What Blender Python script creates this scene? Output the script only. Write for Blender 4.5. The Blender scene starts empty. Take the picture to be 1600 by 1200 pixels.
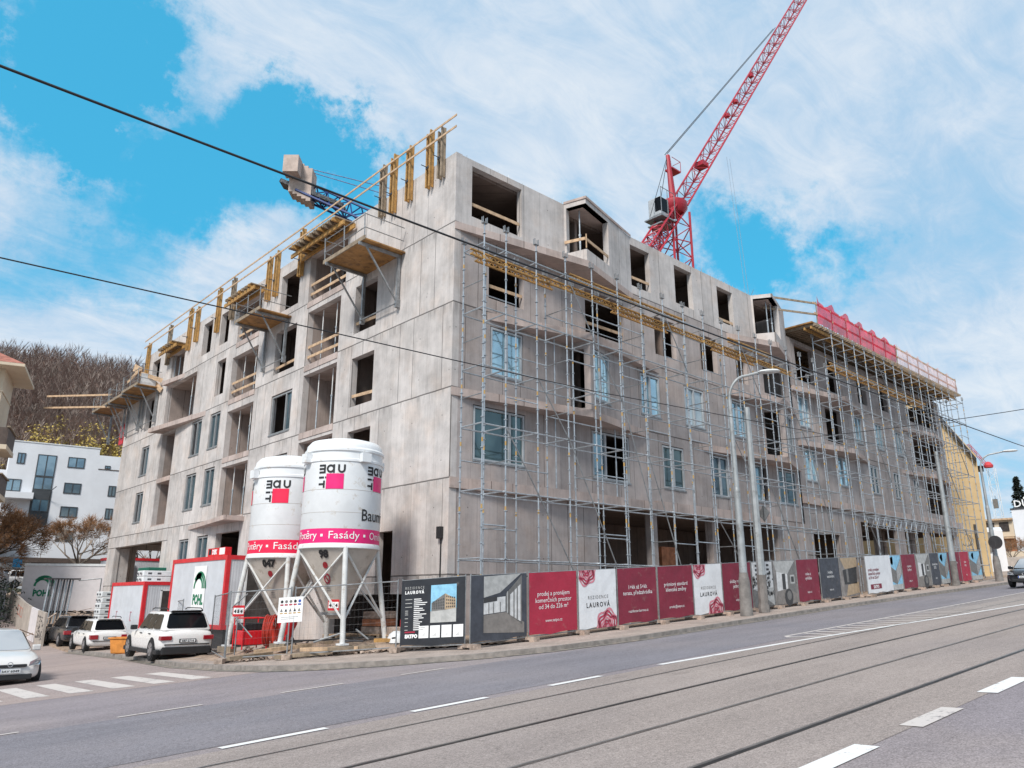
import bpy, bmesh, math, random
from mathutils import Vector, Matrix
random.seed(7)
S = bpy.context.scene
COL = S.collection
R = math.radians

# ------------------------------------------------------------------ camera
A = R(47.4); PITCH = math.atan(333/1185.)
cam_d = bpy.data.cameras.new('camera'); cam = bpy.data.objects.new('camera', cam_d); COL.objects.link(cam)
cam.location = (-15.9, -20.46, 1.65)
fwd = Vector((math.cos(A)*math.cos(PITCH), math.sin(A)*math.cos(PITCH), math.sin(PITCH)))
cam.rotation_euler = fwd.to_track_quat('-Z', 'Y').to_euler()
cam_d.sensor_width = 36; cam_d.lens = 36*1185/1600.; cam_d.clip_end = 3000; cam_d.clip_start = 0.1
S.camera = cam

# ------------------------------------------------------------------ light
SUN_DIR = Vector((-0.72, -0.36, 0.80)).normalized()
sd = bpy.data.lights.new('sun', 'SUN'); sd.energy = 2.8; sd.angle = R(13); sd.color = (1, .95, .88)
so = bpy.data.objects.new('sun', sd); COL.objects.link(so); so.rotation_euler = SUN_DIR.to_track_quat('Z', 'Y').to_euler()
so.location = (-40, -40, 60)
S.view_settings.view_transform = 'Standard'; S.view_settings.look = 'None'
S.view_settings.exposure = 0.5; S.view_settings.gamma = 1
S.render.resolution_x = 1024; S.render.resolution_y = 768
S.cycles.max_bounces = 6; S.cycles.transparent_max_bounces = 12

# node expression helper
class NT:
    def __init__(s, tree): s.t = tree; s.n = tree.nodes; s.l = tree.links
    def node(s, typ, **kw):
        n = s.n.new(typ)
        for k, v in kw.items(): setattr(n, k, v)
        return n
    def put(s, sock, v):
        if isinstance(v, bpy.types.NodeSocket): s.l.new(v, sock)
        elif v is not None:
            if hasattr(sock.default_value, '__len__') and not hasattr(v, '__len__'): v = (v, v, v) if len(sock.default_value) == 3 else (v, v, v, 1)
            if hasattr(v, '__len__') and hasattr(sock.default_value, '__len__') and len(sock.default_value) == 4 and len(v) == 3: v = tuple(v)+(1,)
            sock.default_value = v
    def m(s, op, a, b=None, c=None, clamp=False):
        n = s.node('ShaderNodeMath', operation=op, use_clamp=clamp)
        s.put(n.inputs[0], a); s.put(n.inputs[1], b) if b is not None else None
        if c is not None: s.put(n.inputs[2], c)
        return n.outputs[0]
    def v(s, op, a, b=None):
        n = s.node('ShaderNodeVectorMath', operation=op); s.put(n.inputs[0], a)
        if b is not None: s.put(n.inputs[1], b)
        return n.outputs['Value'] if op in ('DOT_PRODUCT', 'LENGTH') else n.outputs[0]
    def xyz(s, v):
        n = s.node('ShaderNodeSeparateXYZ'); s.put(n.inputs[0], v); return n.outputs
    def comb(s, x, y, z):
        n = s.node('ShaderNodeCombineXYZ'); s.put(n.inputs[0], x); s.put(n.inputs[1], y); s.put(n.inputs[2], z); return n.outputs[0]
    def noise(s, vec, scale, detail=4, rough=.55, dist=0):
        n = s.node('ShaderNodeTexNoise'); s.put(n.inputs['Vector'], vec)
        n.inputs['Scale'].default_value = scale; n.inputs['Detail'].default_value = detail
        n.inputs['Roughness'].default_value = rough; n.inputs['Distortion'].default_value = dist
        return n.outputs['Fac']
    def white(s, vec):
        n = s.node('ShaderNodeTexWhiteNoise'); s.put(n.inputs['Vector'], vec); return n.outputs['Value']
    def ramp(s, f, a, b, c0=0., c1=1.):
        n = s.node('ShaderNodeMapRange'); n.interpolation_type = 'SMOOTHSTEP'
        s.put(n.inputs[0], f); n.inputs[1].default_value = a; n.inputs[2].default_value = b
        n.inputs[3].default_value = c0; n.inputs[4].default_value = c1; return n.outputs[0]
    def mix(s, f, a, b, mode='MIX'):
        n = s.node('ShaderNodeMix', data_type='RGBA', blend_type=mode); s.put(n.inputs[0], f); s.put(n.inputs[6], a); s.put(n.inputs[7], b); return n.outputs[2]
    def pos(s): return s.node('ShaderNodeNewGeometry').outputs['Position']

# ------------------------------------------------------------------ sky
W = bpy.data.worlds.new('World'); S.world = W; W.use_nodes = True
t = NT(W.node_tree); t.n.clear()
sky = t.node('ShaderNodeTexSky', sky_type='NISHITA', sun_disc=False)
sky.sun_elevation = math.asin(SUN_DIR.z); sky.sun_rotation = math.atan2(SUN_DIR.x, SUN_DIR.y)
sky.air_density = 1.0; sky.dust_density = .6; sky.ozone_density = 1.0
tc = t.node('ShaderNodeTexCoord').outputs['Generated']
blue = t.mix(1.0, sky.outputs[0], (0.62, 2.1, 2.0), 'MULTIPLY'); blue = t.mix(.82, blue, (.44, 3.15, 5.3, 1))
# cloud layer: noise over the plane of a high cloud deck seen along each direction
sx = t.xyz(tc)
zz = t.m('MAXIMUM', t.m('ADD', sx[2], .22), .05)
cv = t.comb(t.m('DIVIDE', sx[0], zz), t.m('DIVIDE', sx[1], zz), 0.)
warp = t.noise(cv, 1.3, 3, .6)
n1 = t.noise(t.v('ADD', cv, t.comb(t.m('MULTIPLY', warp, .5), 3.1, 2.)), 1.5, 9, .62, .25)
n2 = t.noise(t.v('MULTIPLY', cv, (1., 2.2, 1.)), 5.0, 7, .68, .9)
cov = t.m('ADD', n1, t.m('MULTIPLY', t.m('SUBTRACT', n2, .5), .30))
cov = t.m('ADD', cov, .30)
wv = t.node('ShaderNodeTexNoise'); t.put(wv.inputs['Vector'], tc); wv.inputs['Scale'].default_value = 9; wv.inputs['Detail'].default_value = 7; wv.inputs['Roughness'].default_value = .68
tcw = t.v('ADD', tc, t.v('MULTIPLY', t.v('SUBTRACT', wv.outputs['Color'], (.5,.5,.5)), (.30,.30,.22)))
for d, r, w in [((.086,.823,.561),.09,.55),((.156,.825,.544),.055,.35),((.106,.868,.486),.085,.5),((.16,.80,.575),.07,.5),((.151,.866,.477),.05,.3),
                ((.301,.814,.496),.085,.50),((.35,.775,.53),.07,.35),((.233,.860,.455),.07,.45),((.363,.763,.534),.06,.35),((.41,.745,.52),.06,.3),
                ((.124,.935,.334),.05,.12),((.179,.916,.36),.07,.18),((.24,.90,.36),.07,.22),((.798,.443,.409),.07,.42),((.758,.49,.43),.06,.38),((.833,.396,.387),.07,.42),((.441,.766,.469),.08,.25),((.66,.58,.47),.05,.12),((.62,.63,.46),.06,.2)]:
    dist = t.v('LENGTH', t.v('SUBTRACT', tcw, d))
    cov = t.m('SUBTRACT', cov, t.m('MULTIPLY', t.ramp(dist, r*.25, r*1.5, 1., 0.), w))
cm = t.ramp(cov, .20, .86)
cm = t.m('MULTIPLY', cm, .93)
ccol = t.mix(t.ramp(t.m('ADD', t.m('MULTIPLY', n1, .6), t.m('MULTIPLY', n2, .4)), .38, .68), (3.6, 4.7, 6.0, 1), (5.8, 6.15, 6.6, 1))
fin = t.mix(cm, blue, ccol)
bg = t.node('ShaderNodeBackground'); t.put(bg.inputs[0], fin); bg.inputs[1].default_value = .1
t.l.new(bg.outputs[0], t.node('ShaderNodeOutputWorld').inputs[0])

# ------------------------------------------------------------------ materials
MATS = {}
def newmat(name):
    m = bpy.data.materials.new(name); m.use_nodes = True; MATS[name] = m
    T = NT(m.node_tree); b = T.n['Principled BSDF']; return m, T, b
def pm(name, col, rough=.6, metal=0., var=.12, scale=3., bump=0., bscale=30., spec=.5, stain=None, alpha=None, coat=0):
    m, T, b = newmat(name)
    P = T.pos()
    n = T.noise(P, scale, 5, .6)
    f = T.ramp(n, .3, .7, 1-var, 1+var)
    c = T.mix(1., (*col, 1), T.comb(f, f, f), 'MULTIPLY')
    if stain:
        s = T.ramp(T.noise(P, stain[1], 6, .65), stain[2], stain[2]+.12)
        c = T.mix(T.m('MULTIPLY', s, stain[3]), c, (*stain[0], 1))
    T.put(b.inputs['Base Color'], c); b.inputs['Metallic'].default_value = metal
    T.put(b.inputs['Roughness'], T.ramp(T.noise(P, scale*2.3, 3), .3, .7, max(.03, rough-.08), min(1, rough+.08)))
    b.inputs['Specular IOR Level'].default_value = spec
    if coat: b.inputs['Coat Weight'].default_value = coat; b.inputs['Coat Roughness'].default_value = .05
    if bump:
        bn = T.node('ShaderNodeBump'); bn.inputs['Strength'].default_value = bump; bn.inputs['Distance'].default_value = .02
        T.put(bn.inputs['Height'], T.noise(P, bscale, 5)); T.l.new(bn.outputs[0], b.inputs['Normal'])
    if alpha is not None: b.inputs['Alpha'].default_value = alpha
    return m
def concrete(name, col, z0=5.6, dz=3.23, dark=.0):
    m, T, b = newmat(name)
    P = T.pos(); x = T.xyz(P)
    u = T.m('ADD', x[0], x[1]); z = x[2]
    fl = T.m('DIVIDE', T.m('SUBTRACT', z, z0), dz)
    flf = T.m('FRACT', fl); fli = T.m('FLOOR', fl)
    jit = T.m('MULTIPLY', T.m('SUBTRACT', T.noise(T.comb(T.m('MULTIPLY', u, .0), 0., T.m('MULTIPLY', z, 1.)), 2.), .5), .02)
    pu = T.m('ADD', T.m('MULTIPLY', u, 1.09), T.m('ADD', jit, T.m('MULTIPLY', fli, .37)))
    cell = T.m('FLOOR', pu); cf = T.m('FRACT', pu)
    wn = T.white(T.comb(cell, fli, 1.)); wn2 = T.white(T.comb(cell, fli, 5.))
    big = T.noise(P, .55, 5, .6); med = T.noise(P, 2.2, 6, .62)
    st = T.noise(T.comb(T.m('MULTIPLY', u, 5.), 3., T.m('MULTIPLY', z, .35)), 1.2, 6, .65)
    st2 = T.noise(T.comb(T.m('MULTIPLY', u, 16.), 8., T.m('MULTIPLY', z, .6)), 1., 3, .6)
    fine = T.noise(P, 28., 4, .7)
    val = T.m('ADD', T.ramp(big, .3, .7, .86, 1.12), T.m('MULTIPLY', T.m('SUBTRACT', wn, .5), .17))
    val = T.m('ADD', val, T.m('MULTIPLY', T.m('SUBTRACT', med, .5), .30))
    val = T.m('ADD', val, T.m('MULTIPLY', T.m('SUBTRACT', st, .5), .44))
    val = T.m('ADD', val, T.m('MULTIPLY', T.m('SUBTRACT', st2, .5), .26))
    val = T.m('ADD', val, T.m('MULTIPLY', T.m('SUBTRACT', fine, .5), .28))
    # panel joints, only some of them strong
    jl = T.m('MULTIPLY', T.ramp(cf, .02, .045, 1., 0.), T.ramp(wn2, .2, .7, .2, .95))
    hl = T.m('MULTIPLY', T.ramp(T.m('ABSOLUTE', T.m('SUBTRACT', T.m('FRACT', T.m('ADD', fl, .5)), T.m('ADD', .5, T.m('MULTIPLY', T.m('SUBTRACT', med, .5), .012)))), .004, .012, 1., 0.), .95)
    # dark run below the floor joint
    run = T.m('MULTIPLY', T.ramp(flf, .80, 1., 0., 1.), T.ramp(st, .48, .62, 0., .5))
    # tie holes
    hu = T.m('SUBTRACT', T.m('FRACT', T.m('MULTIPLY', pu, .5)), .27); hz = T.m('SUBTRACT', T.m('FRACT', T.m('MULTIPLY', flf, 2.)), .4)
    hd = T.m('SQRT', T.m('ADD', T.m('POWER', T.m('MULTIPLY', hu, 1.85), 2.), T.m('POWER', T.m('MULTIPLY', hz, 1.6), 2.)))
    hole = T.m('MULTIPLY', T.ramp(hd, .018, .032, 1., 0.), .75)
    spots = T.m('MULTIPLY', T.ramp(T.noise(P, 9., 3, .5), .68, .74), .35)
    dk = T.m('MAXIMUM', T.m('MAXIMUM', jl, hl), T.m('MAXIMUM', hole, T.m('MAXIMUM', run, spots)))
    val = T.m('MULTIPLY', val, T.m('SUBTRACT', 1., T.m('MULTIPLY', dk, .72)))
    c = T.mix(1., (*col, 1), T.comb(val, val, val), 'MULTIPLY')
    warm = T.ramp(T.noise(T.v('ADD', P, (31., 7., 3.)), .8, 5, .6), .45, .72)
    c = T.mix(T.m('MULTIPLY', warm, .34), c, T.mix(1., c, (1.12, .95, .82, 1), 'MULTIPLY'))
    pale = T.ramp(T.noise(T.comb(T.m('MULTIPLY', u, 2.), 9., T.m('MULTIPLY', z, .5)), 1.3, 6, .7), .60, .74)
    c = T.mix(T.m('MULTIPLY', pale, .12), c, (.62, .60, .60, 1))
    T.put(b.inputs['Base Color'], c); b.inputs['Roughness'].default_value = .88; b.inputs['Specular IOR Level'].default_value = .25
    bn = T.node('ShaderNodeBump'); bn.inputs['Strength'].default_value = .5; bn.inputs['Distance'].default_value = .02
    T.put(bn.inputs['Height'], T.m('SUBTRACT', T.m('ADD', T.m('MULTIPLY', st2, .3), T.m('MULTIPLY', fine, .25)), dk)); T.l.new(bn.outputs[0], b.inputs['Normal'])
    return m
concrete('concrete', (.52, .485, .47)); concrete('concrete_brown', (.39, .345, .332)); concrete('concrete_wing', (.37, .33, .318), 7.15, 3.25); concrete('concrete_inner_shaded', (.20, .155, .135)); concrete('concrete_loggia_shaded', (.33, .275, .25))  # inner and loggia concrete are darkened copies, indoor shade put into the colour
concrete('concrete_slab', (.45, .37, .34), 100, 50)
def asphalt(name, col, col2, patch=.5):
    m, T, b = newmat(name); P = T.pos(); x = T.xyz(P)
    big = T.noise(P, .12, 5, .6); med = T.noise(T.v('MULTIPLY', P, (.35, 1.6, 1.)), .7, 6, .62); fine = T.noise(P, 55., 2, .8); grit = T.noise(P, 17., 7, .85)
    c = T.mix(T.ramp(big, .38, .64), (*col, 1), (*col2, 1))
    v = T.m('ADD', 1., T.m('ADD', T.m('MULTIPLY', T.m('SUBTRACT', med, .5), .6), T.m('MULTIPLY', T.m('SUBTRACT', grit, .5), 1.5)))
    v = T.m('ADD', v, T.m('MULTIPLY', T.m('SUBTRACT', fine, .5), 2.0))
    stn = T.ramp(T.noise(T.v('MULTIPLY', P, (.8, 2.2, 1.)), .9, 7, .7), .60, .72); v = T.m('MULTIPLY', v, T.m('SUBTRACT', 1., T.m('MULTIPLY', stn, .16)))
    # long tar seams and cracks
    cr = T.node('ShaderNodeTexVoronoi', feature='DISTANCE_TO_EDGE'); T.put(cr.inputs['Vector'], T.v('ADD', P, T.comb(T.m('MULTIPLY', med, .9), T.m('MULTIPLY', grit, .5), 0.))); cr.inputs['Scale'].default_value = .22
    crk = T.m('MULTIPLY', T.ramp(cr.outputs[0], .0012, .004, 1., 0.), T.ramp(big, .5, .7, 0., patch*.45))
    v = T.m('MULTIPLY', v, T.m('SUBTRACT', 1., crk))
    c = T.mix(1., c, T.comb(v, v, v), 'MULTIPLY')
    T.put(b.inputs['Base Color'], c); b.inputs['Roughness'].default_value = .85; b.inputs['Specular IOR Level'].default_value = .12
    bn = T.node('ShaderNodeBump'); bn.inputs['Strength'].default_value = .5; bn.inputs['Distance'].default_value = .015
    T.put(bn.inputs['Height'], fine); T.l.new(bn.outputs[0], b.inputs['Normal']); return m
asphalt('asphalt', (.25, .222, .235), (.30, .258, .25)); asphalt('asphalt_lane', (.205, .195, .215), (.24, .22, .232), .25)
asphalt('asphalt_tram', (.315, .268, .246), (.285, .245, .23), .7); asphalt('asphalt_side', (.35, .285, .265), (.31, .26, .25), .7)
def paving(name, col):
    m, T, b = newmat(name); P = T.pos()
    br = T.node('ShaderNodeTexBrick'); T.put(br.inputs['Vector'], P); br.inputs['Scale'].default_value = 2.2
    br.inputs['Color1'].default_value = (*col, 1); br.inputs['Color2'].default_value = (col[0]*.88, col[1]*.87, col[2]*.86, 1); br.inputs['Mortar'].default_value = (col[0]*.6, col[1]*.58, col[2]*.55, 1)
    br.inputs['Mortar Size'].default_value = .012
    f = T.ramp(T.noise(P, 1.2, 6, .65), .3, .7, .8, 1.15)
    T.put(b.inputs['Base Color'], T.mix(1., br.outputs['Color'], T.comb(f, f, f), 'MULTIPLY')); b.inputs['Roughness'].default_value = .9; return m
paving('paving', (.40, .33, .29))
pm('kerb', (.26, .23, .21), .9, var=.25, scale=4, bump=.3)
def worn(name, col, lo=.42, hi=.5):
    m, T, b = newmat(name); P = T.pos()
    n = T.noise(P, 9., 9, .82); n2 = T.noise(P, 1.3, 3)
    f = T.ramp(T.m('ADD', T.m('MULTIPLY', n, .7), T.m('MULTIPLY', n2, .3)), lo-.07, lo, 0., 1.)
    T.put(b.inputs['Base Color'], T.mix(f, (.22, .2, .2, 1), (*col, 1))); b.inputs['Roughness'].default_value = .75; return m
worn('road_paint', (.72, .71, .70), .44); worn('road_paint_old', (.56, .51, .48), .46)
pm('gutter_dirt', (.17, .155, .135), .95, var=.35, scale=5, stain=((.36, .28, .22), 4, .5, .6)); pm('dirt', (.30, .22, .165), .95, var=.3, scale=1.5, bump=.6, bscale=12)
pm('grass_land', (.10, .09, .045), .95, var=.4, scale=.4, bump=.5, bscale=3)
pm('hill_soil', (.075, .052, .036), .95, var=.4, scale=.1, bump=.5, bscale=2)
pm('galv', (.43, .46, .49), .42, .6, var=.18, scale=5)
pm('galv_dull', (.30, .31, .32), .55, .6, var=.22, scale=5)
pm('dark_steel', (.09, .09, .095), .5, .6)
pm('yellow_band', (.46, .29, .10), .6)
pm('timber', (.52, .36, .23), .8, var=.25, scale=6)
pm('timber_yellow', (.42, .235, .075), .7, var=.22, scale=5, stain=((.20, .11, .04), 6, .56, .7))
pm('timber_grey', (.27, .21, .15), .85, var=.3, scale=5)
pm('plywood', (.33, .17, .055), .7, var=.25, scale=2.5, stain=((.12, .06, .025), 3, .52, .7))
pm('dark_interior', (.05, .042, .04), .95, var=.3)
pm('brick_block', (.38, .15, .075), .9, var=.3, scale=4)
pm('silo_white', (.74, .755, .77), .45, var=.06, scale=1.6, stain=((.50, .43, .35), 3.2, .57, .55))
pm('silo_beige', (.50, .45, .40), .5, var=.12, scale=2, stain=((.26, .21, .16), 4, .54, .6)); pm('silo_leg', (.60, .60, .59), .5, var=.1, scale=3, stain=((.36, .29, .22), 5, .56, .6))
pm('silo_red', (.80, .012, .07), .45, var=.05); pm('silo_pink', (.76, .012, .17), .45, var=.06)
pm('black_print', (.014, .014, .016), .6); pm('white_print', (.82, .82, .82), .6, var=.05)
pm('box_red', (.62, .025, .035), .45, var=.10, stain=((.30, .03, .03), 5, .62, .5))
def corrugated(name, col):
    m, T, b = newmat(name); P = T.pos(); x = T.xyz(P)
    u = T.m('ADD', x[0], x[1]); w = T.m('SINE', T.m('MULTIPLY', u, 52.))
    f = T.m('MULTIPLY', T.ramp(T.noise(P, 1.5, 6, .6), .3, .7, .9, 1.05), T.m('ADD', .97, T.m('MULTIPLY', w, .03)))
    T.put(b.inputs['Base Color'], T.mix(1., (*col, 1), T.comb(f, f, f), 'MULTIPLY')); b.inputs['Roughness'].default_value = .5
    bn = T.node('ShaderNodeBump'); bn.inputs['Strength'].default_value = .25; bn.inputs['Distance'].default_value = .01
    T.put(bn.inputs['Height'], w); T.l.new(bn.outputs[0], b.inputs['Normal']); return m
corrugated('box_grey', (.60, .62, .66))
pm('truck_white', (.66, .62, .63), .5, var=.05, stain=((.5, .44, .4), 1.5, .6, .4))
pm('green_print', (.0, .17, .08), .5); pm('green_box', (.01, .12, .08), .6)
def glass(name, col, metal=.75, rough=.06):
    m, T, b = newmat(name); P = T.pos()
    T.put(b.inputs['Base Color'], T.mix(T.ramp(T.noise(P, .5, 3), .4, .6), (*col, 1), (col[0]*.6, col[1]*.65, col[2]*.7, 1)))
    b.inputs['Metallic'].default_value = metal; b.inputs['Roughness'].default_value = rough
    bn = T.node('ShaderNodeBump'); bn.inputs['Strength'].default_value = .08; bn.inputs['Distance'].default_value = .05
    T.put(bn.inputs['Height'], T.noise(P, 1.1, 2)); T.l.new(bn.outputs[0], b.inputs['Normal']); return m
glass('glass_sky', (.55, .78, .86)); glass('glass_dark', (.10, .16, .19), .4); glass('car_glass', (.008, .009, .011), .0, .05); MATS['car_glass'].node_tree.nodes['Principled BSDF'].inputs['Specular IOR Level'].default_value = .12
glass('glass_mid', (.26, .38, .43), .6); glass('glass_pale', (.62, .70, .72), .55, .2); glass('glass_green', (.11, .17, .18), .5); glass('glass_house', (.30, .40, .45), .6)
pm('frame_grey', (.40, .42, .44), .5); pm('frame_mid', (.26, .27, .28), .5); pm('frame_dark', (.05, .055, .06), .5); pm('frame_white', (.7, .7, .7), .5)
pm('maroon', (.20, .016, .038), .6, var=.12, scale=1.5, stain=((.34, .27, .22), 2.2, .60, .28), bump=1., bscale=2.2); pm('maroon_light', (.38, .02, .05), .6, var=.1, scale=1.5, stain=((.34, .27, .22), 2.2, .60, .28), bump=1., bscale=2.2)
pm('banner_white', (.72, .73, .75), .6, var=.07, scale=2., stain=((.30, .26, .23), 2.2, .60, .25), bump=1., bscale=2.2); pm('banner_black', (.02, .022, .028), .5, var=.2, stain=((.30, .26, .23), 2.2, .60, .25), bump=1., bscale=2.2)
pm('banner_slate', (.055, .06, .075), .6, var=.2, stain=((.30, .26, .23), 2.2, .60, .25), bump=1., bscale=2.2); pm('banner_grey', (.24, .22, .21), .6, var=.25, scale=3, bump=.9, bscale=2.4)
pm('rose', (.36, .04, .075), .6, var=.4, scale=7); pm('rose_light', (.60, .22, .27), .6, var=.2, scale=9)
for nm, c in dict(ph_white=(.62,.62,.62), ph_light=(.42,.42,.41), ph_mid=(.17,.165,.16), ph_dark=(.045,.045,.047), ph_tan=(.40,.30,.20), ph_sky=(.24,.50,.68), ph_floor=(.22,.20,.185)).items(): pm(nm, c, .6, var=.15, scale=6)
pm('lamp_post', (.34, .36, .37), .55, .35, var=.15, scale=2, stain=((.16, .15, .14), 3, .55, .5)); pm('post_base', (.19, .175, .165), .8, .1, var=.25, scale=3)
pm('car_white', (.78, .77, .76), .28, var=.02, coat=.6); pm('car_silver', (.66, .64, .62), .38, .05, var=.02, coat=.5); glass('windscreen', (.60, .60, .60), .6, .08)
pm('car_dark', (.045, .045, .05), .3, .3, var=.05, coat=.6); pm('car_black', (.012, .013, .016), .22, .2, coat=.7)
pm('plastic_black', (.018, .018, .02), .6); pm('tyre', (.014, .014, .015), .85); pm('rim', (.42, .43, .45), .35, .8)
pm('tail_red', (.30, .01, .02), .15, coat=.7); pm('head_glass', (.6, .62, .65), .1, .5, coat=.8); pm('plate', (.72, .73, .74), .5); pm('plate_blue', (.02, .08, .4), .5)
pm('bin_orange', (.62, .24, .045), .6, var=.2, scale=4)
pm('crane_red', (.40, .02, .038), .45, var=.12, scale=.5); pm('crane_red_far', (.55, .05, .06), .5); pm('crane_blue', (.02, .055, .20), .5, var=.15); pm('ballast', (.48, .38, .33), .8, var=.2, scale=1)
pm('rail_steel', (.045, .04, .038), .45, .6, var=.3); pm('rail_shine', (.20, .18, .17), .4, .5, var=.4, scale=2)
pm('rail_faint', (.24, .22, .21), .4, .3, var=.3, scale=2); pm('net_red', (.60, .02, .055), .7, var=.4, scale=1.6, alpha=.80); pm('net_faded', (.80, .52, .48), .7, var=.25, scale=2, alpha=.5)
pm('render_white', (.70, .71, .74), .8, var=.05, scale=.5); pm('render_cream', (.60, .50, .38), .85, var=.06, scale=.6); pm('render_yellow', (.62, .455, .25), .85, var=.08, scale=.6, stain=((.4, .28, .15), .8, .62, .4))
pm('roof_tile', (.33, .125, .09), .8, var=.25, scale=3, bump=.6, bscale=8); pm('brown_clad', (.085, .06, .05), .7, var=.2)
pm('bark', (.085, .062, .048), .9, var=.3, scale=2); pm('bark_pale', (.26, .21, .17), .9, var=.3, scale=2); pm('twig', (.27, .165, .125), .9, var=.35, scale=.35); pm('twig_wood', (.25, .20, .175), .9, var=.4, scale=.08)
pm('leaf_yellow', (.40, .29, .07), .8, var=.5, scale=.5); pm('leaf_dry', (.24, .115, .045), .8, var=.4, scale=2); pm('conifer', (.012, .02, .012), .9, var=.5, scale=3); pm('needle_brown', (.055, .035, .022), .9, var=.4, scale=3)
pm('rubble', (.36, .28, .23), .95, var=.4, scale=6, bump=.5); pm('wrap_white', (.70, .71, .72), .5, var=.08, scale=5); pm('wrap_dark', (.09, .09, .10), .6)
pm('machine_red', (.60, .012, .02), .4, var=.12, scale=4); pm('hose_red', (.40, .035, .02), .5)
pm('graffiti_wall', (.38, .33, .29), .85, var=.15, scale=1.5); pm('graffiti_ink', (.03, .03, .04), .7); pm('graffiti_red', (.45, .14, .10), .7)
pm('sign_blue', (.02, .22, .45), .5); pm('wire', (.012, .013, .016), .6); pm('lum', (.62, .63, .62), .5)

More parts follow.
